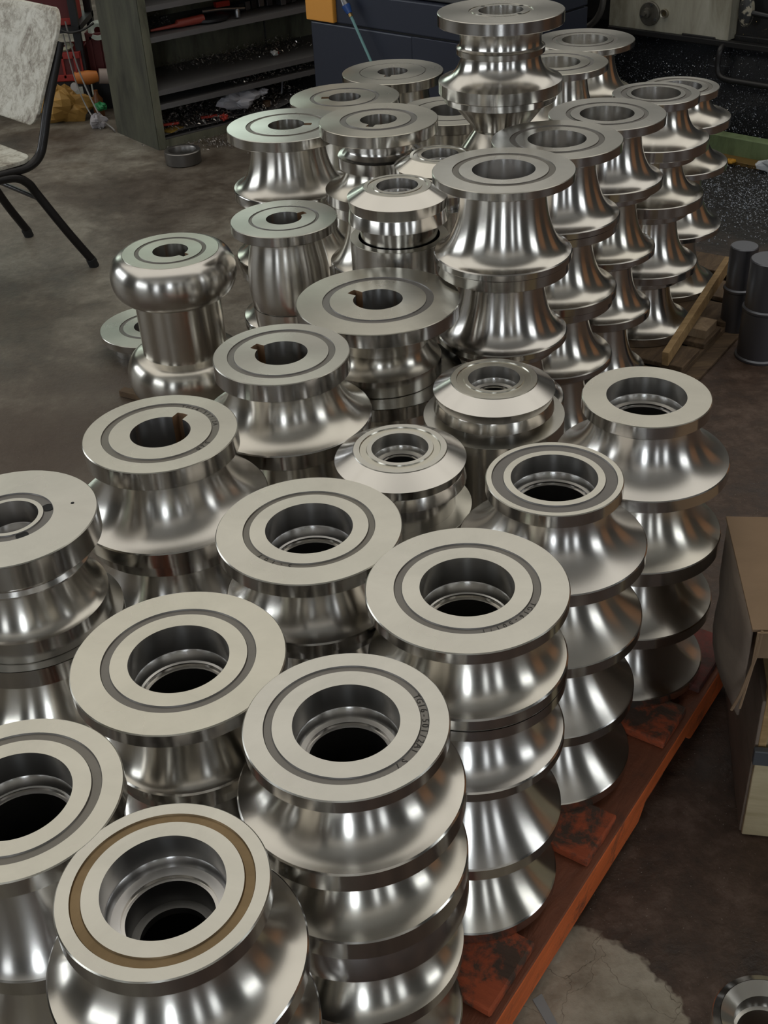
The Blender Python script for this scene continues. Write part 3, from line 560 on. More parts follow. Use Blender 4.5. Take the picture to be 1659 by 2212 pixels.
# local x along the front, y away
def cbox(name, x0, x1, y0, y1, z0, z1, m, bev=.002): return B().box(((x0 + x1) / 2, (y0 + y1) / 2, (z0 + z1) / 2), (x1 - x0, y1 - y0, z1 - z0)).obj(name, m, cr, bevel=bev)
cbox('front_panel', .004, .5, 0, .012, .004, .20, PLY); cbox('side_panel', 0, .012, .012, .40, .0, .34, CARDS)
cbox('front_panel', .02, .5, .02, .032, .215, .42, PLY); cbox('plywood_edge', .006, .020, .01, .03, .205, .42, FRESHW); cbox('base', .02, .5, .03, .39, .0, .02, PLY)
cbox('strap', -.002, .5, -.008, .006, .20, .235, STRAP); cbox('far_panel', 0, .5, .39, .402, 0, .42, PLY)
kb = thing('carton', 'brown cardboard carton with open flap resting on the plywood crate', 'carton', (.629, 1.501, .42), -.14)
bb = B(); bb.box((.22, .18, .035), (.44, .34, .07)); bb.obj('box_body', CARD, kb, bevel=.004)
# top sheet slightly lifted, and side flap that bulges
vs = []; fs = []
for j in range(9):
    v = j / 8
    for i in range(7):
        u = i / 6
        vs.append((-.012 - .028 * math.sin(PI * min(1, v * 1.1)) * u + .0, .0 + .31 * v, .075 - .20 * u * (1 - .35 * v)))
for j in range(8):
    for i in range(6): a = j * 7 + i; fs.append((a, a + 1, a + 8, a + 7))
o = mesh_obj('side_flap', vs, fs, CARDS, kb, True, 60); md = o.modifiers.new('s', 'SOLIDIFY'); md.thickness = .004
B().box((.215, .165, .076), (.46, .34, .006)).obj('top_flap', CARD, kb, bevel=.001)
B().tube([(.0, -.01, .08), (-.004, -.016, .03), (-.02, -.018, -.06), (-.03, -.014, -.10)], .0028, 6).obj('torn_strip', CARD, kb, True)
B().tube([(.06, -.012, .085), (.02, -.014, .08), (-.006, -.012, .078), (-.008, -.016, .0), (-.018, -.02, -.09)], .0025, 6).obj('torn_strip', CARD, kb, True)
tag(B().box((.76, 1.88, .03), (.07, .11, .008), .35, M=Matrix.Rotation(.35, 3, 'Z') @ Matrix.Rotation(.5, 3, 'X')).obj('wood_offcut', PLY), 'small pale plywood offcut leaning behind the crate', 'offcut')

# ------------------------------------------------------------------ chair
TUBE = mat('black_tube_steel', (.02, .018, .018), .35, .4)
def scuffed(nt, b):
    n = noise(nt, 9, 8, .75, objc(nt), .8); n2 = noise(nt, 40, 4, .7, objc(nt), 1.)
    v = math_(nt, 'ADD', math_(nt, 'MULTIPLY', n.outputs[0], .7), math_(nt, 'MULTIPLY', n2.outputs[0], .3))
    r = ramp(nt, v, [(.36, (.13, .10, .075)), (.46, (.36, .33, .27)), (.54, (.55, .53, .46)), (.7, (.66, .65, .59))]); nt.links.new(r.outputs[0], b.inputs['Base Color'])
    bump(nt, b, v, .25, .003)
CREAM = mat('scuffed_cream_paint', rough=.6, fn=scuffed)
s_ = Vector((-.74, -.67, 0)); s_.normalize(); t_ = Vector((-.67, .74, 0)).normalized(); Ft = Vector((-1.151, 4.556, 0))
ch = thing('chair', 'scuffed cream wooden chair with black tubular steel frame', 'chair', tuple(Ft))
def cp(s, t, h): return s_ * s + t_ * t + Vector((0, 0, h))
def curve(pts, n=6):
    pts = [Vector(p) for p in pts]; out = []
    for i in range(len(pts) - 1):
        p0 = pts[max(i - 1, 0)]; p1 = pts[i]; p2 = pts[i + 1]; p3 = pts[min(i + 2, len(pts) - 1)]
        for k in range(n):
            t = k / n; out.append(.5 * ((2 * p1) + (-p0 + p2) * t + (2 * p0 - 5 * p1 + 4 * p2 - p3) * t * t + (-p0 + 3 * p1 - 3 * p2 + p3) * t ** 3))
    return out + [pts[-1]]
TH = .0175
for tt_ in (.0, .53):
    inw = .05 if tt_ == 0 else -.05
    B().tube(curve([cp(-.02, tt_, 0.02), cp(.06, tt_ + inw * .4, .17), cp(.135, tt_ + inw, .33), cp(.165, tt_ + inw, .385), cp(.215, tt_ + inw, .42), cp(.30, tt_ + inw, .428), cp(.42, tt_ + inw, .425), cp(.50, tt_ + inw, .385), cp(.54, tt_ + inw * .6, .25), cp(.57, tt_, .02)]), TH, 12).obj('leg_frame', TUBE, ch, True, 60)
    for sx_ in (-.02, .57): B().tube([cp(sx_, tt_, 0.0), cp(sx_ + (.01 if sx_ < 0 else -.003), tt_, .035)], TH + .003, 12).obj('rubber_foot', mat('rubber', (.012, .012, .012), .8), ch, True, 40)
    B().tube(curve([cp(-.088, tt_ + inw * 1.1, .86), cp(-.055, tt_ + inw * 1.1, .79), cp(.017, tt_ + inw * 1.1, .637), cp(.056, tt_ + inw * 1.1, .54), cp(.09, tt_ + inw * 1.1, .475), cp(.15, tt_ + inw * 1.1, .444), cp(.26, tt_ + inw * 1.1, .445), cp(.50, tt_ + inw * 1.1, .445)]), TH, 12).obj('back_post', TUBE, ch, True, 60)
B().tube([cp(.125, .05, .31), cp(.125, .48, .31)], .010, 10).obj('crossbar', TUBE, ch, True, 60)
B().tube([cp(.51, .05, .34), cp(.51, .48, .34)], .010, 10).obj('crossbar', TUBE, ch, True, 60)
def rounded(w_, h_, r, n=6, w2=None):
    pts = []; w2 = w2 or w_
    for cx, cy, a0 in ((w_ / 2 - r, h_ / 2 - r, 0), (-w_ / 2 + r, h_ / 2 - r, 90), (-w2 / 2 + r, -h_ / 2 + r, 180), (w2 / 2 - r, -h_ / 2 + r, 270)):
        for i in range(n + 1): a = math.radians(a0 + 90 * i / n); pts.append((cx + r * math.cos(a), cy + r * math.sin(a)))
    return pts
def slab(poly, th, fpos):
    n_ = len(poly); vs = [fpos(x, y, th / 2) for x, y in poly] + [fpos(x, y, -th / 2) for x, y in poly]
    return B().add(vs, [tuple(range(n_)), tuple(range(n_, 2 * n_))[::-1]] + [(i, n_ + i, n_ + (i + 1) % n_, (i + 1) % n_) for i in range(n_)])
# backrest: spans t from -.13 to .60, h .55 to 1.0, leaning back
def backpos(x, y, k):
    h = .772 + y; curv = .03 * (1 - (x / .27) ** 2)
    return cp(.019 - .466 * (h - .637) + .034 + k - curv, .285 + x, h)
o = slab(rounded(.53, .40, .075, 8, .44), .016, backpos).obj('backrest', CREAM, ch, False, bevel=.003)
EDGE = mat('bare_ply_edge', (.20, .12, .06), .7)
def seatpos(x, y, k): return cp(.325 + y, .265 + x, .468 + k)
slab(rounded(.44, .42, .07), .016, seatpos).obj('seat', CREAM, ch, bevel=.003)

# ------------------------------------------------------------------ cabinet
def metalpaint(c1, c2, c3):
    def fn(nt, b):
        p = geo(nt); mp = nt.nodes.new('ShaderNodeMapping'); mp.inputs['Scale'].default_value = (9, 9, 2.2); nt.links.new(p, mp.inputs[0])
        n = noise(nt, 1.2, 7, .65, mp.outputs[0], .5); r = ramp(nt, n.outputs[0], [(.32, c1), (.52, c2), (.75, c3)]); nt.links.new(r.outputs[0], b.inputs['Base Color'])
    return fn
OLIVE = mat('grimy_olive_paint', rough=.55, fn=metalpaint((.028, .028, .020), (.062, .062, .042), (.10, .10, .065)))
STILE = mat('worn_olive_edge', rough=.6, fn=metalpaint((.06, .06, .04), (.13, .13, .09), (.19, .18, .13)))
SHELF = mat('oily_dark_shelf', (.13, .125, .125), .45, .15)
CA = math.atan2(.59, .807)
cab = thing('cabinet', 'grimy olive steel cabinet with open shelves full of swarf', 'cabinet', (-1.067, 6.129, 0), CA)
CW, CD, CH = 1.45, .47, 1.25
def kbox(name, x0, x1, y0, y1, z0, z1, m, bev=0, par=None): return B().box(((x0 + x1) / 2, (y0 + y1) / 2, (z0 + z1) / 2), (x1 - x0, y1 - y0, z1 - z0)).obj(name, m, par or cab, bevel=bev)
kbox('side_panel', -.004, .004, 0, CD, 0, CH, OLIVE); kbox('side_panel', CW - .004, CW + .004, 0, CD, 0, CH, OLIVE)
kbox('stile', 0, .042, -.004, .008, 0, CH, STILE, .002); kbox('back_panel', 0, CW, CD - .006, CD, 0, CH, STILE); kbox('roof_panel', 0, CW, 0, CD, CH, CH + .01, OLIVE)
kbox('kick_plate', .03, CW, .0, .012, 0, .045, STILE)
for z in (.047, .222, .293, .550, .695, 1.0):
    sh = B(); sh.box((CW / 2, CD / 2, z - .004), (CW - .01, CD - .01, .004)); 
    if z > .1: sh.box((CW / 2 + .015, .004, z - .012), (CW - .05, .006, .026))
    sh.obj('shelf', SHELF, cab)
kbox('seam_strip', 1.0, 1.006, CD - .012, CD - .006, .05, CH, SASH)
# swarf
SW = mat('bright_swarf', (.85, .80, .74), .35, .7); SWD = mat('dark_swarf', (.34, .32, .31), .4, .8); SWB = mat('brown_chips', (.16, .10, .08), .5, .4)
def swarf(name, n, fpos, s0, s1, m, label, cat='swarf', parent=None):
    vs = []; fs = []
    for i in range(n):
        p = Vector(fpos()); a = random.uniform(0, 2 * PI); e = random.uniform(-.7, .9); L = random.uniform(s0, s1); wv = L * random.uniform(.15, .35)
        d = Vector((math.cos(a) * math.cos(e), math.sin(a) * math.cos(e), abs(math.sin(e)))); q = d.cross(Vector((random.uniform(-1, 1), random.uniform(-1, 1), 1))).normalized()
        k = len(vs); vs += [p, p + d * L * .5 + q * wv + Vector((0, 0, wv * .6)), p + d * L, p + d * L * .5 - q * wv * .2]; fs.append((k, k + 1, k + 2, k + 3))
    o = mesh_obj(name, vs, fs, m, parent); o['kind'] = 'stuff'
    if parent is None: o['label'] = label; o['category'] = cat
    return o
def heap(x0, x1, y0, y1, z, h, xm=0, ym=0, grad=1.):
    def f():
        x = x0 + (x1 - x0) * random.random() ** grad; y = random.uniform(y0, y1); return (x, y, z + abs(random.gauss(0, h)))
    return f
cabM = cab
swarf('swarf_heap', 2600, heap(.95, .10, .02, .44, .05, .022), .008, .024, SWD, '', parent=cab); swarf('swarf_heap', 1500, heap(1.0, .08, .04, .44, .055, .03, grad=.9), .006, .016, SWB, '', parent=cab)
swarf('swarf_heap', 900, heap(1.05, .1, .0, .42, .065, .035), .010, .024, SW, '', parent=cab)
swarf('swarf_heap', 1000, heap(1.1, .5, .02, .42, .224, .010, grad=.8), .006, .018, SWD, '', parent=cab); swarf('swarf_heap', 420, heap(1.1, .55, .0, .3, .228, .014), .008, .020, SW, '', parent=cab)
swarf('swarf_heap', 700, heap(1.15, .3, .25, .46, .295, .012, grad=.7), .006, .018, SWD, '', parent=cab); swarf('swarf_heap', 420, heap(1.15, .45, .16, .45, .299, .016), .008, .020, SW, '', parent=cab)
swarf('swarf_heap', 700, heap(.3, .06, .15, .44, .553, .012), .006, .016, SWD, '', parent=cab); 
# heap body under the chips on the cabinet floor
hb = B(); NX, NY = 24, 8
hv = [(.05 + 1.3 * i / NX, .03 + .42 * j / NY, .05 + .03 * (math.sin(i * .9) * .3 + math.sin(j * 1.3 + i * .4) * .3 + .6) * (.4 + i / NX)) for j in range(NY + 1) for i in range(NX + 1)]
hb.add(hv, [(j * (NX + 1) + i, j * (NX + 1) + i + 1, (j + 1) * (NX + 1) + i + 1, (j + 1) * (NX + 1) + i) for j in range(NY) for i in range(NX)])
o = hb.obj('swarf_bed', SHELF, cab, True, 60); o['kind'] = 'stuff'
def W3(x, y, z): return Vector((-1.067, 6.129, 0)) + Vector((.807, .59, 0)) * x + Vector((-.59, .807, 0)) * y + Vector((0, 0, z))
RED = mat('red_plastic', (.42, .035, .02), .45); GREYM = mat('grey_tool_steel', (.22, .22, .23), .35, .9); DKM = mat('dark_tool_steel', (.055, .055, .058), .4, .8)
# things on the shelves
B_ = lambda: B()
tag(B().tube([W3(.10, .10, .562), W3(.24, .09, .566), W3(.25, .09, .572), W3(.40, .08, .576)], [.006, .010, .020, .022], 12).obj('grease_gun', mat('dull_red', (.28, .045, .03), .45), smooth=True), 'dull red tapered tool lying on the middle cabinet shelf', 'tool')
tag(B().lathe([(.11, 0), (.118, .006), (.118, .018), (.10, .024), (.0001, .026)], 48, tuple(W3(.46, .15, .552))).obj('metal_lid', DKM, smooth=True), 'round dark metal plate lying on the middle cabinet shelf', 'plate')
tag(B().tube([W3(.42, .12, .600), W3(.52, .10, .600), W3(.66, .09, .585)], [.010, .008, .007], 10).obj('steel_bar', GREYM, smooth=True), 'thin grey steel bar across the round dark plate', 'bar')
tag(B().box(W3(.60, .22, .60), (.085, .03, .028), CA).obj('red_block', RED, bevel=.003), 'small orange-red block behind the steel bar on the cabinet shelf', 'block')
for i in range(8):
    x = .68 + i * .048 + random.uniform(-.006, .006)
    tag(B().box(W3(x, .12 + random.uniform(0, .08), .552 + .024), (.034, .05, random.uniform(.036, .048)), CA + random.uniform(-.3, .3)).obj('tool_bit_holder', GREYM if i % 2 else DKM, bevel=.003), '%s steel tool block, %s from the left in the middle cabinet shelf row' % ('grey' if i % 2 else 'dark', ('first', 'second', 'third', 'fourth', 'fifth', 'sixth', 'seventh', 'eighth')[i]), 'tool block', 'steel tool blocks on the middle cabinet shelf')
tag(B().lathe([(.010, 0), (.014, .004), (.014, .035), (.009, .045), (.0001, .046)], 20, tuple(W3(.59, .05, .553))).obj('small_bolt', GREYM, smooth=True), 'small pale bolt standing at the shelf edge beside the round plate', 'bolt')
def crumple(name, c, r, m, label, cat, sc=(1, 1, .5), seed=1, rot=0):
    rnd = random.Random(seed); b = B(); n = 18; mrows = 9; vs = []; ph = [rnd.uniform(0, 6) for _ in range(6)]
    for j in range(mrows + 1):
        th_ = PI * j / mrows
        for i in range(n):
            a = 2 * PI * i / n; k = r * (1 + .22 * math.sin(3 * a + ph[0] + 2 * th_) + .15 * math.sin(5 * a + ph[1] - 3 * th_) + rnd.uniform(-.08, .08))
            x, y = k * math.sin(th_) * math.cos(a) * sc[0], k * math.sin(th_) * math.sin(a) * sc[1]
            vs.append((c[0] + x * math.cos(rot) - y * math.sin(rot), c[1] + x * math.sin(rot) + y * math.cos(rot), c[2] + k * math.cos(th_) * sc[2]))
    b.add(vs, [(j * n + i, (j + 1) * n + i, (j + 1) * n + (i + 1) % n, j * n + (i + 1) % n) for j in range(mrows) for i in range(n)])
    return tag(b.obj(name, m), label, cat)
WHITEC = mat('grey_white_cloth', (.42, .42, .46), .85); 
crumple('rag', W3(.55, .06, .145), .085, WHITEC, 'crumpled white rag hanging under the lowest cabinet shelf', 'rag', (1.35, .6, .55), 3, CA)
crumple('rag', W3(.68, .03, .16), .03, WHITEC, 'twisted end of white cloth beside the crumpled rag', 'rag', (1.2, .6, .5), 4, CA)
for i, (x, y, z, l) in enumerate(((.36, .08, .085, .09), (.70, .12, .245, .14), (.05 + .08, .10, .09, .10), (.9, .2, .30, .03))):
    tag(B().box(W3(x, y, z), (l, .018, .012), CA + (.2 if i % 2 else -.3)).obj('red_stick', RED, bevel=.002), ('red plastic strip lying in the swarf on the cabinet floor', 'long red plastic strip on the lower cabinet shelf', 'red plastic strip at the left end of the cabinet floor', 'tiny red chip on the upper tray of the cabinet')[i], 'plastic strip')
crumple('plastic_ball', W3(.43, .04, .075), .022, RED, 'small red crumpled cap in the cabinet swarf', 'cap', (1, 1, .7), 8)
tag(B().box(W3(.13, .08, .066), (.11, .07, .006), CA + .4).obj('yellow_packet', mat('ochre_packet', (.30, .19, .03), .6), bevel=.001), 'flat yellow packet at the left end of the cabinet floor', 'packet')
crumple('white_scrap', W3(.86, .15, .315), .018, mat('white_scrap', (.6, .6, .58), .7), 'small white scrap on the swarf of the sloping tray', 'scrap', (1, 1, .7), 9)
tag(B().tube([W3(.86, .12, .10), W3(.90, .16, .165)], .005, 8).obj('stick', WHITEC, smooth=True), 'thin pale stick standing in the cabinet swarf', 'stick')
tag(B().lathe([(.02, 0), (.022, .03), (.0001, .031)], 20, tuple(W3(.72, .06, .07))).obj('bottle_cap', mat('brown_knob', (.12, .07, .04), .6), smooth=True), 'brown round cap lying in the cabinet swarf', 'cap')
# steel ring on the floor in front of the cabinet
tag(B().lathe([(.086, 0), (.090, .004), (.092, .062), (.088, .066), (.070, .066), (.066, .06), (.066, .02), (.0001, .02)], 56, (-.915, 5.90, 0)).obj('steel_ring', mat('dull_ring_steel', (.20, .19, .18), .38, .9), smooth=True), 'dull steel ring standing on the floor before the cabinet corner', 'ring')
sw = swarf('floor_swarf', 900, lambda: (random.gauss(-.70, .16), random.gauss(6.20, .06) + .0, .002 + abs(random.gauss(0, .006))), .006, .018, SWD, 'scattered grey metal swarf on the floor under the cabinet edge')

# ------------------------------------------------------------------ rack behind the chair
BLK = mat('black_angle_iron', (.022, .022, .024), .5, .3); REDP = mat('red_crate_plastic', (.30, .022, .015), .5); DRED = mat('dark_red_crate', (.10, .012, .012), .6)
rk = thing('rack', 'black angle iron rack half hidden behind the chair', 'rack', (-1.9, 6.95, 0))
for x in (-.30, .33): B().box((x, 0, .45), (.04, .04, .9)).obj('post', BLK, rk); B().box((x, .4, .45), (.04, .04, .9)).obj('post', BLK, rk)
for z in (.17, .46, .78): B().box((.0, .2, z), (.70, .46, .03)).obj('shelf', BLK, rk)
def crate_(loc, sz, m, label, rz=0., slot=5):
    t = thing('plastic_crate', label, 'crate', loc, rz); X, Y, Z = sz
    B().box((0, 0, .01), (X, Y, .02)).obj('base', m, t); B().box((0, Y / 2, Z / 2), (X, .01, Z)).obj('back_wall', m, t)
    for x in (-X / 2, X / 2): B().box((x, 0, Z / 2), (.01, Y, Z)).obj('end_wall', m, t)
    B().box((0, -Y / 2, Z - .02), (X, .016, .035)).obj('front_rail', m, t, bevel=.003); B().box((0, -Y / 2, .02), (X, .016, .035)).obj('front_rail', m, t, bevel=.003); B().box((0, -Y / 2 + .004, Z / 2), (X, .006, Z)).obj('front_wall', DRED, t)
    for k in range(slot): B().box((-X / 2 + X * (k + .5) / slot, -Y / 2 - .002, Z / 2), (.012, .012, Z - .04)).obj('rib', m, t)
crate_((-1.74, 7.05, .187), (.34, .26, .16), REDP, 'bright red slotted plastic crate on the lower rack shelf behind the chair')
crate_((-1.42, 7.15, .16), (.24, .26, .26), DRED, 'dark red crate between the rack and the cabinet side')
crate_((-1.78, 7.1, .477), (.38, .26, .22), REDP, 'red crate on the upper rack shelf above the chair back', slot=0)
tag(B().box((-1.42, 7.15, .08), (.26, .28, .16)).obj('dark_box', BLK), 'black box carrying the dark red crate beside the cabinet', 'box')
tag(B().lathe([(.05, 0), (.055, .012), (.035, .02), (.02, .01)], 32, (-1.47, 7.04, .425), Matrix.Rotation(1.1, 3, 'X')).obj('tape_roll', mat('pale_green_white', (.50, .56, .50), .5), smooth=True), 'pale round tape roll on the dark red crate', 'tape roll')
tag(B().lathe([(.045, 0), (.052, .012), (.03, .02), (.01, .012)], 32, (-1.66, 6.98, .355), Matrix.Rotation(.2, 3, 'X')).obj('tape_roll', mat('yellow_white', (.5, .48, .34), .5), smooth=True), 'flat cream tape roll above the bright red crate', 'tape roll')
crumple('yellow_bag', (-1.70, 6.80, .085), .115, mat('ochre_bag', (.36, .20, .045), .6), 'crumpled ochre plastic bag on the floor behind the chair', 'bag', (1.25, .7, .75), 5)
crumple('white_rag', (-1.47, 6.62, .035), .05, mat('dirty_white_rag', (.33, .31, .32), .9), 'dirty white rag on the floor at the cabinet corner', 'rag', (.9, .7, .7), 6)
crumple('green_cap', (-1.475, 6.78, .075), .035, mat('green_plastic', (.02, .24, .08), .5), 'small green plastic cap beside the cabinet side panel', 'cap', (1, .8, .6), 7)
tag(B().tube([(-1.62, 6.93, .205), (-1.545, 6.93, .20), (-1.50, 6.95, .20)], [.035, .04, .03], 16).obj('orange_bottle', mat('orange_plastic', (.60, .20, .04), .5), smooth=True), 'orange bottle lying beside the rack post', 'bottle')
tag(B().tube([(-1.49, 6.95, .20), (-1.42, 6.97, .19)], .042, 16).obj('white_bottle', mat('grey_pink_plastic', (.42, .34, .30), .5), smooth=True), 'greyish white bottle lying behind the orange bottle', 'bottle')
tag(B().lathe([(.03, 0), (.032, .10), (.012, .13), (.012, .15), (.0001, .15)], 20, (-1.50, 6.84, 0)).obj('brown_bottle', mat('brown_bottle', (.14, .05, .015), .3), smooth=True), 'dark brown bottle standing beside the cabinet side', 'bottle')
CAB_ = mat('grey_cable', (.20, .19, .18), .5); CABK = mat('black_cable', (.02, .02, .02), .5)
tag(B().tube(curve([(-1.60, 6.85, .52), (-1.58, 6.83, .33), (-1.54, 6.78, .19), (-1.46, 6.66, .05), (-1.38, 6.55, .012), (-1.36, 6.50, .01)]), .0045, 8).obj('cable', CAB_, smooth=True), 'thin grey cable hanging from the rack to the cabinet corner', 'cable')
tag(B().tube(curve([(-1.62, 6.83, .46), (-1.60, 6.81, .25), (-1.55, 6.74, .10), (-1.47, 6.62, .012), (-1.45, 6.57, .008)]), .004, 8).obj('cable', CAB_, smooth=True), 'second grey cable left of the hanging grey cable', 'cable')
tag(B().tube(curve([(-1.71, 6.84, .62), (-1.67, 6.82, .52), (-1.60, 6.82, .47), (-1.52, 6.84, .47), (-1.45, 6.87, .50)]), .006, 8).obj('cable', CABK, smooth=True), 'black cable looped across the top of the rack post', 'cable')
tag(B().lathe([(.0001, -.004), (.022, -.004), (.022, .004), (.0001, .004)], 20, (-1.605, 6.80, .185), Matrix.Rotation(PI / 2, 3, 'X')).obj('tag_disc', mat('white_tag', (.45, .42, .40), .5)), 'small pale round tag tied on the grey cable', 'tag')

# ------------------------------------------------------------------ dark blue machine block
BLUE = mat('dark_navy_paint', (.022, .027, .045), .42, .1); YEL = mat('orange_yellow_paint', (.75, .33, .05), .5)
EA = math.atan2(-.702, .712)
bm = thing('machine_base', 'dark navy machine housing with orange-yellow corner panel', 'machine', (-.203, 5.84, 0), EA)
def mbox(name, par, x0, x1, y0, y1, z0, z1, m, bev=.006): return B().box(((x0 + x1) / 2, (y0 + y1) / 2, (z0 + z1) / 2), (x1 - x0, y1 - y0, z1 - z0)).obj(name, m, par, bevel=bev)
mbox('lower_housing', bm, -.02, .62, 0, .9, 0, .648, BLUE); mbox('lower_housing', bm, .62, .93, 0, .9, 0, .648, BLUE, .002)
mbox('upper_housing', bm, .15, .93, .004, .9, .655, .792, BLUE); mbox('corner_panel', bm, -.035, .146, -.012, .9, .656, 1.0, YEL, .004); mbox('top_plate', bm, .15, .93, .03, .9, .797, .98, mat('grey_bed', (.10, .10, .10), .5, .5))
mbox('gap_shade', bm, -.01, .92, .012, .88, .640, .662, HOLE_SHADE, 0)  # black filler that paints the shade in the housing seam
def E3(x, y, z): return Vector((-.203, 5.84, 0)) + Vector((.712, -.702, 0)) * x + Vector((.702, .712, 0)) * y + Vector((0, 0, z))
rod = thing('air_lance', 'pale teal air hose with blue connector against the navy housing', 'hose', tuple(E3(.5, -.05, 0)))
def lp(x, y, z): return E3(x, y, z) - E3(.5, -.05, 0)
B().tube([lp(.470, -.06, .44), lp(.413, -.05, .527), lp(.292, -.04, .705)], .0065, 10).obj('hose', mat('teal_hose', (.16, .32, .32), .4), rod, True)
B().tube([lp(.292, -.04, .705), lp(.284, -.04, .718)], .010, 6).obj('brass_fitting', mat('brass', (.45, .30, .12), .35, .9), rod, True)
B().tube([lp(.284, -.04, .718), lp(.272, -.04, .735), lp(.262, -.04, .75)], [.013, .018, .021], 12).obj('blue_connector', mat('blue_plastic', (.02, .07, .25), .35), rod, True)
B().tube([lp(.262, -.04, .75), lp(.245, -.04, .775)], [.018, .014], 12).obj('steel_nozzle', GREYM, rod, True)

# ------------------------------------------------------------------ lathe at the top right
LP = mat('grey_green_machine_paint', rough=.42, fn=metalpaint((.18, .16, .115), (.34, .32, .25), (.46, .44, .36)), metal=.1)
LD = mat('black_oily_casting', (.022, .021, .021), .40, .3); GREEN = mat('green_beam_paint', rough=.6, fn=metalpaint((.10, .13, .06), (.17, .23, .11), (.22, .28, .15)))
la = thing('lathe', 'old grey-green lathe covered in black swarf at the upper right', 'machine', (1.739, 5.726, 0), EA)
mbox('apron_panel', la, -.66, .004, 0, .25, .482, 1.0, LP, .003)
mbox('headstock', la, -1.6, -.66, .02, .5, .50, 1.05, LD)
mbox('bed_casting', la, -1.7, 1.0, .06, .6, .0, .50, LD)
mbox('tail_casting', la, .004, 1.0, .07, .5, .46, 1.0, LD)
mbox('slotted_lip', la, -.24, -.06, -.006, .02, .455, .492, LD, .004); mbox('bottom_lip', la, -.66, .6, -.01, .03, .455, .482, LD, .004)
Mf = Matrix.Rotation(-PI / 2, 3, 'X')
DISC = mat('dark_cover_steel', rough=.45, fn=metalpaint((.06, .055, .045), (.12, .11, .09), (.2, .19, .16)), metal=.5)
cv = B().lathe([(.0001, -.012), (.052, -.012), (.056, -.008), (.056, 0.01)][::-1], 48, (-.425, 0, .562), Mf).obj('round_cover', DISC, la, True, 30)
B().lathe([(.0001, -.045), (.010, -.045), (.011, -.03), (.022, -.028), (.024, -.010)][::-1], 32, (-.435, 0, .566), Mf).obj('cover_hub', DISC, la, True, 30)
for a in (75, 200, 330): B().lathe([(.0001, -.018), (.006, -.018), (.006, -.010)][::-1], 6, (-.425 + .044 * math.cos(math.radians(a)), 0, .562 + .044 * math.sin(math.radians(a))), Mf).obj('screw', GREYM, la)
B().lathe([(.012, -.004), (.013, -.014), (.019, -.016), (.021, -.012), (.021, .0)][::-1], 32, (-.343, 0, .570), Mf).obj('sight_glass_ring', mat('ring_brass', (.35, .32, .26), .35, .9), la, True, 30)
B().lathe([(.0001, -.005), (.013, -.005)][::-1], 32, (-.343, 0, .570), Mf).obj('sight_glass', mat('dark_glass', (.08, .06, .03), .15), la)
# handwheel
hw = B(); cx_, cz_, rr_ = -.79, .625, .155
hw.tube([(cx_ + rr_ * math.cos(a), -.10 + .0, cz_ + rr_ * math.sin(a)) for a in [2 * PI * i / 48 for i in range(49)]], .016, 10, False); hw.obj('handwheel', mat('worn_wheel_steel', (.16, .15, .14), .4, .7), la, True, 60)
for a in (80, 200, 250): B().tube([(cx_, -.07, cz_), (cx_ + rr_ * math.cos(math.radians(a)), -.10, cz_ + rr_ * math.sin(math.radians(a)))], [.015, .012], 10).obj('wheel_spoke', GREYM, la, True)
B().tube([(cx_, .0, cz_), (cx_, -.09, cz_)], .03, 20).obj('wheel_hub', DKM, la, True, 40)
# oval guard with chipped paint
eg = B(); eg.lathe([(.0001, -.035), (.03, -.033), (.045, -.02), (.048, 0.)][::-1], 40, (0, 0, 0), Mf)
CHIP = mat('chipped_cream_on_black', rough=.5, fn=paint_wood((.40, .36, .27), (.03, .03, .03), .50, .56, (3, 3, 3)))
o = eg.obj('oval_guard', CHIP, la, True, 40, loc=(.085, .0, .625)); o.scale = (.75, 1, 1.5)
B().tube([(.10, -.01, .62), (.35, -.02, .60)], .012, 10).obj('lever', DKM, la, True)
B().tube(curve([(-.015, .0, .46), (-.012, -.035, .44), (-.012, -.04, .37), (.01, -.045, .332), (.06, -.05, .322), (.15, -.05, .321), (.45, -.05, .318)]), .014, 10).obj('bent_pipe', LD, la, True, 60)
# chip slope and green beam
sl = B(); NX, NY = 60, 14; sv = []
for j in range(NY + 1):
    for i in range(NX + 1):
        u = i / NX; v = j / NY; x = -1.2 + 2.2 * u
        yv = .06 - .14 * v + .02 * math.sin(5 * u * 3 + v * 4) * v; z = .44 * (1 - v) + .075 * v + .018 * math.sin(u * 23 + v * 7) * math.sin(v * PI)
        sv.append((x, yv, z))
sl.add(sv, [(j * (NX + 1) + i, (j + 1) * (NX + 1) + i, (j + 1) * (NX + 1) + i + 1, j * (NX + 1) + i + 1) for j in range(NY) for i in range(NX)])
o = sl.obj('swarf_slope', mat('black_swarf_mass', (.012, .013, .015), .35, .5), la, True, 80); o['kind'] = 'stuff'
def slope_pt():
    u = random.random(); v = random.random() ** .8; x = -1.2 + 2.2 * u
    return (x, .06 - .14 * v + .02 * math.sin(15 * u + v * 4) * v - .008, .44 * (1 - v) + .075 * v + .018 * math.sin(u * 23 + v * 7) * math.sin(v * PI) + .004)
BSW = mat('blue_black_swarf', (.24, .26, .30), .35, .8)
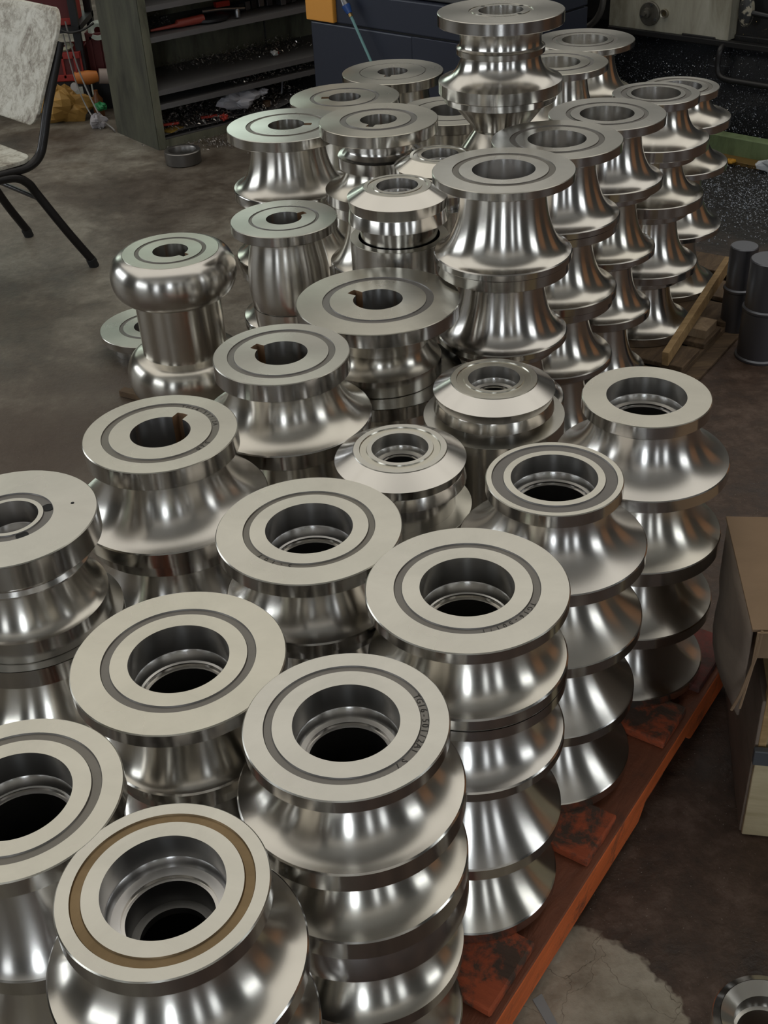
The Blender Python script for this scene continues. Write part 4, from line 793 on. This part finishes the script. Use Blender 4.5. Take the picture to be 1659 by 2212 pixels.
swarf('swarf', 16000, slope_pt, .004, .011, BSW, '', parent=la); swarf('swarf', 900, slope_pt, .003, .008, SW, '', parent=la)
swarf('swarf', 500, lambda: (random.uniform(-.1, .8), .06 + random.uniform(-.06, 0), .47 + random.uniform(0, .14)), .002, .006, mat('golden_chips', (.5, .36, .16), .4, .8), '', parent=la)
gb = B().box((0, 0, .052), (1.7, .07, .100)).obj('green_beam', GREEN, None, bevel=.004, loc=tuple(Vector((1.739, 5.726, 0)) + Vector((.712, -.702, 0)) * .35 + Vector((.702, .712, 0)) * -.14), rot=(0, 0, EA)); tag(gb, 'pale green steel beam lying along the foot of the lathe', 'beam')
YW = mat('dirty_yellow_board', (.13, .075, .015), .6)
tag(B().box((1.785, 5.40, .01), (.28, .10, .02), EA).obj('yellow_board', YW, bevel=.003), 'dirty yellow board on the floor before the green beam', 'board')
crumple('paper_lump', (1.90, 5.25, .03), .06, mat('white_paper', (.50, .52, .55), .8), 'white crumpled paper at the right edge below the green beam', 'paper', (1.4, .7, .6), 11)
crumple('foil_lump', (1.80, 5.52, .02), .07, mat('dark_foil', (.10, .10, .11), .25, .9), 'dark shiny crumpled foil against the green beam', 'foil', (1.8, .6, .5), 12, EA)
crumple('leaf_scrap', (1.71, 5.37, .025), .02, mat('yellow_leaf', (.45, .22, .01), .6), 'small yellow scrap on the yellow board', 'scrap', (1.5, .8, .5), 13)
swarf('floor_swarf', 9000, lambda: (random.gauss(1.72, .22), random.gauss(4.95, .28), .001 + abs(random.gauss(0, .006))), .004, .012, BSW, 'black metal swarf spread over the floor before the lathe')
swarf('floor_crumbs', 3200, lambda: (random.uniform(.25, 1.6), random.uniform(1.0, 3.0), .001), .0012, .0034, mat('pale_crumb', (.35, .30, .24), .7), 'tiny pale crumbs scattered over the brown floor')
# paint strip on the cement patch
tag(B().prism([(.205, 1.155), (.222, 1.165), (.243, 1.10), (.228, 1.095)], .0, .0015).obj('tape_strip', mat('grey_tape', (.28, .30, .30), .6)), 'grey strip of tape on the pale cement patch', 'tape')
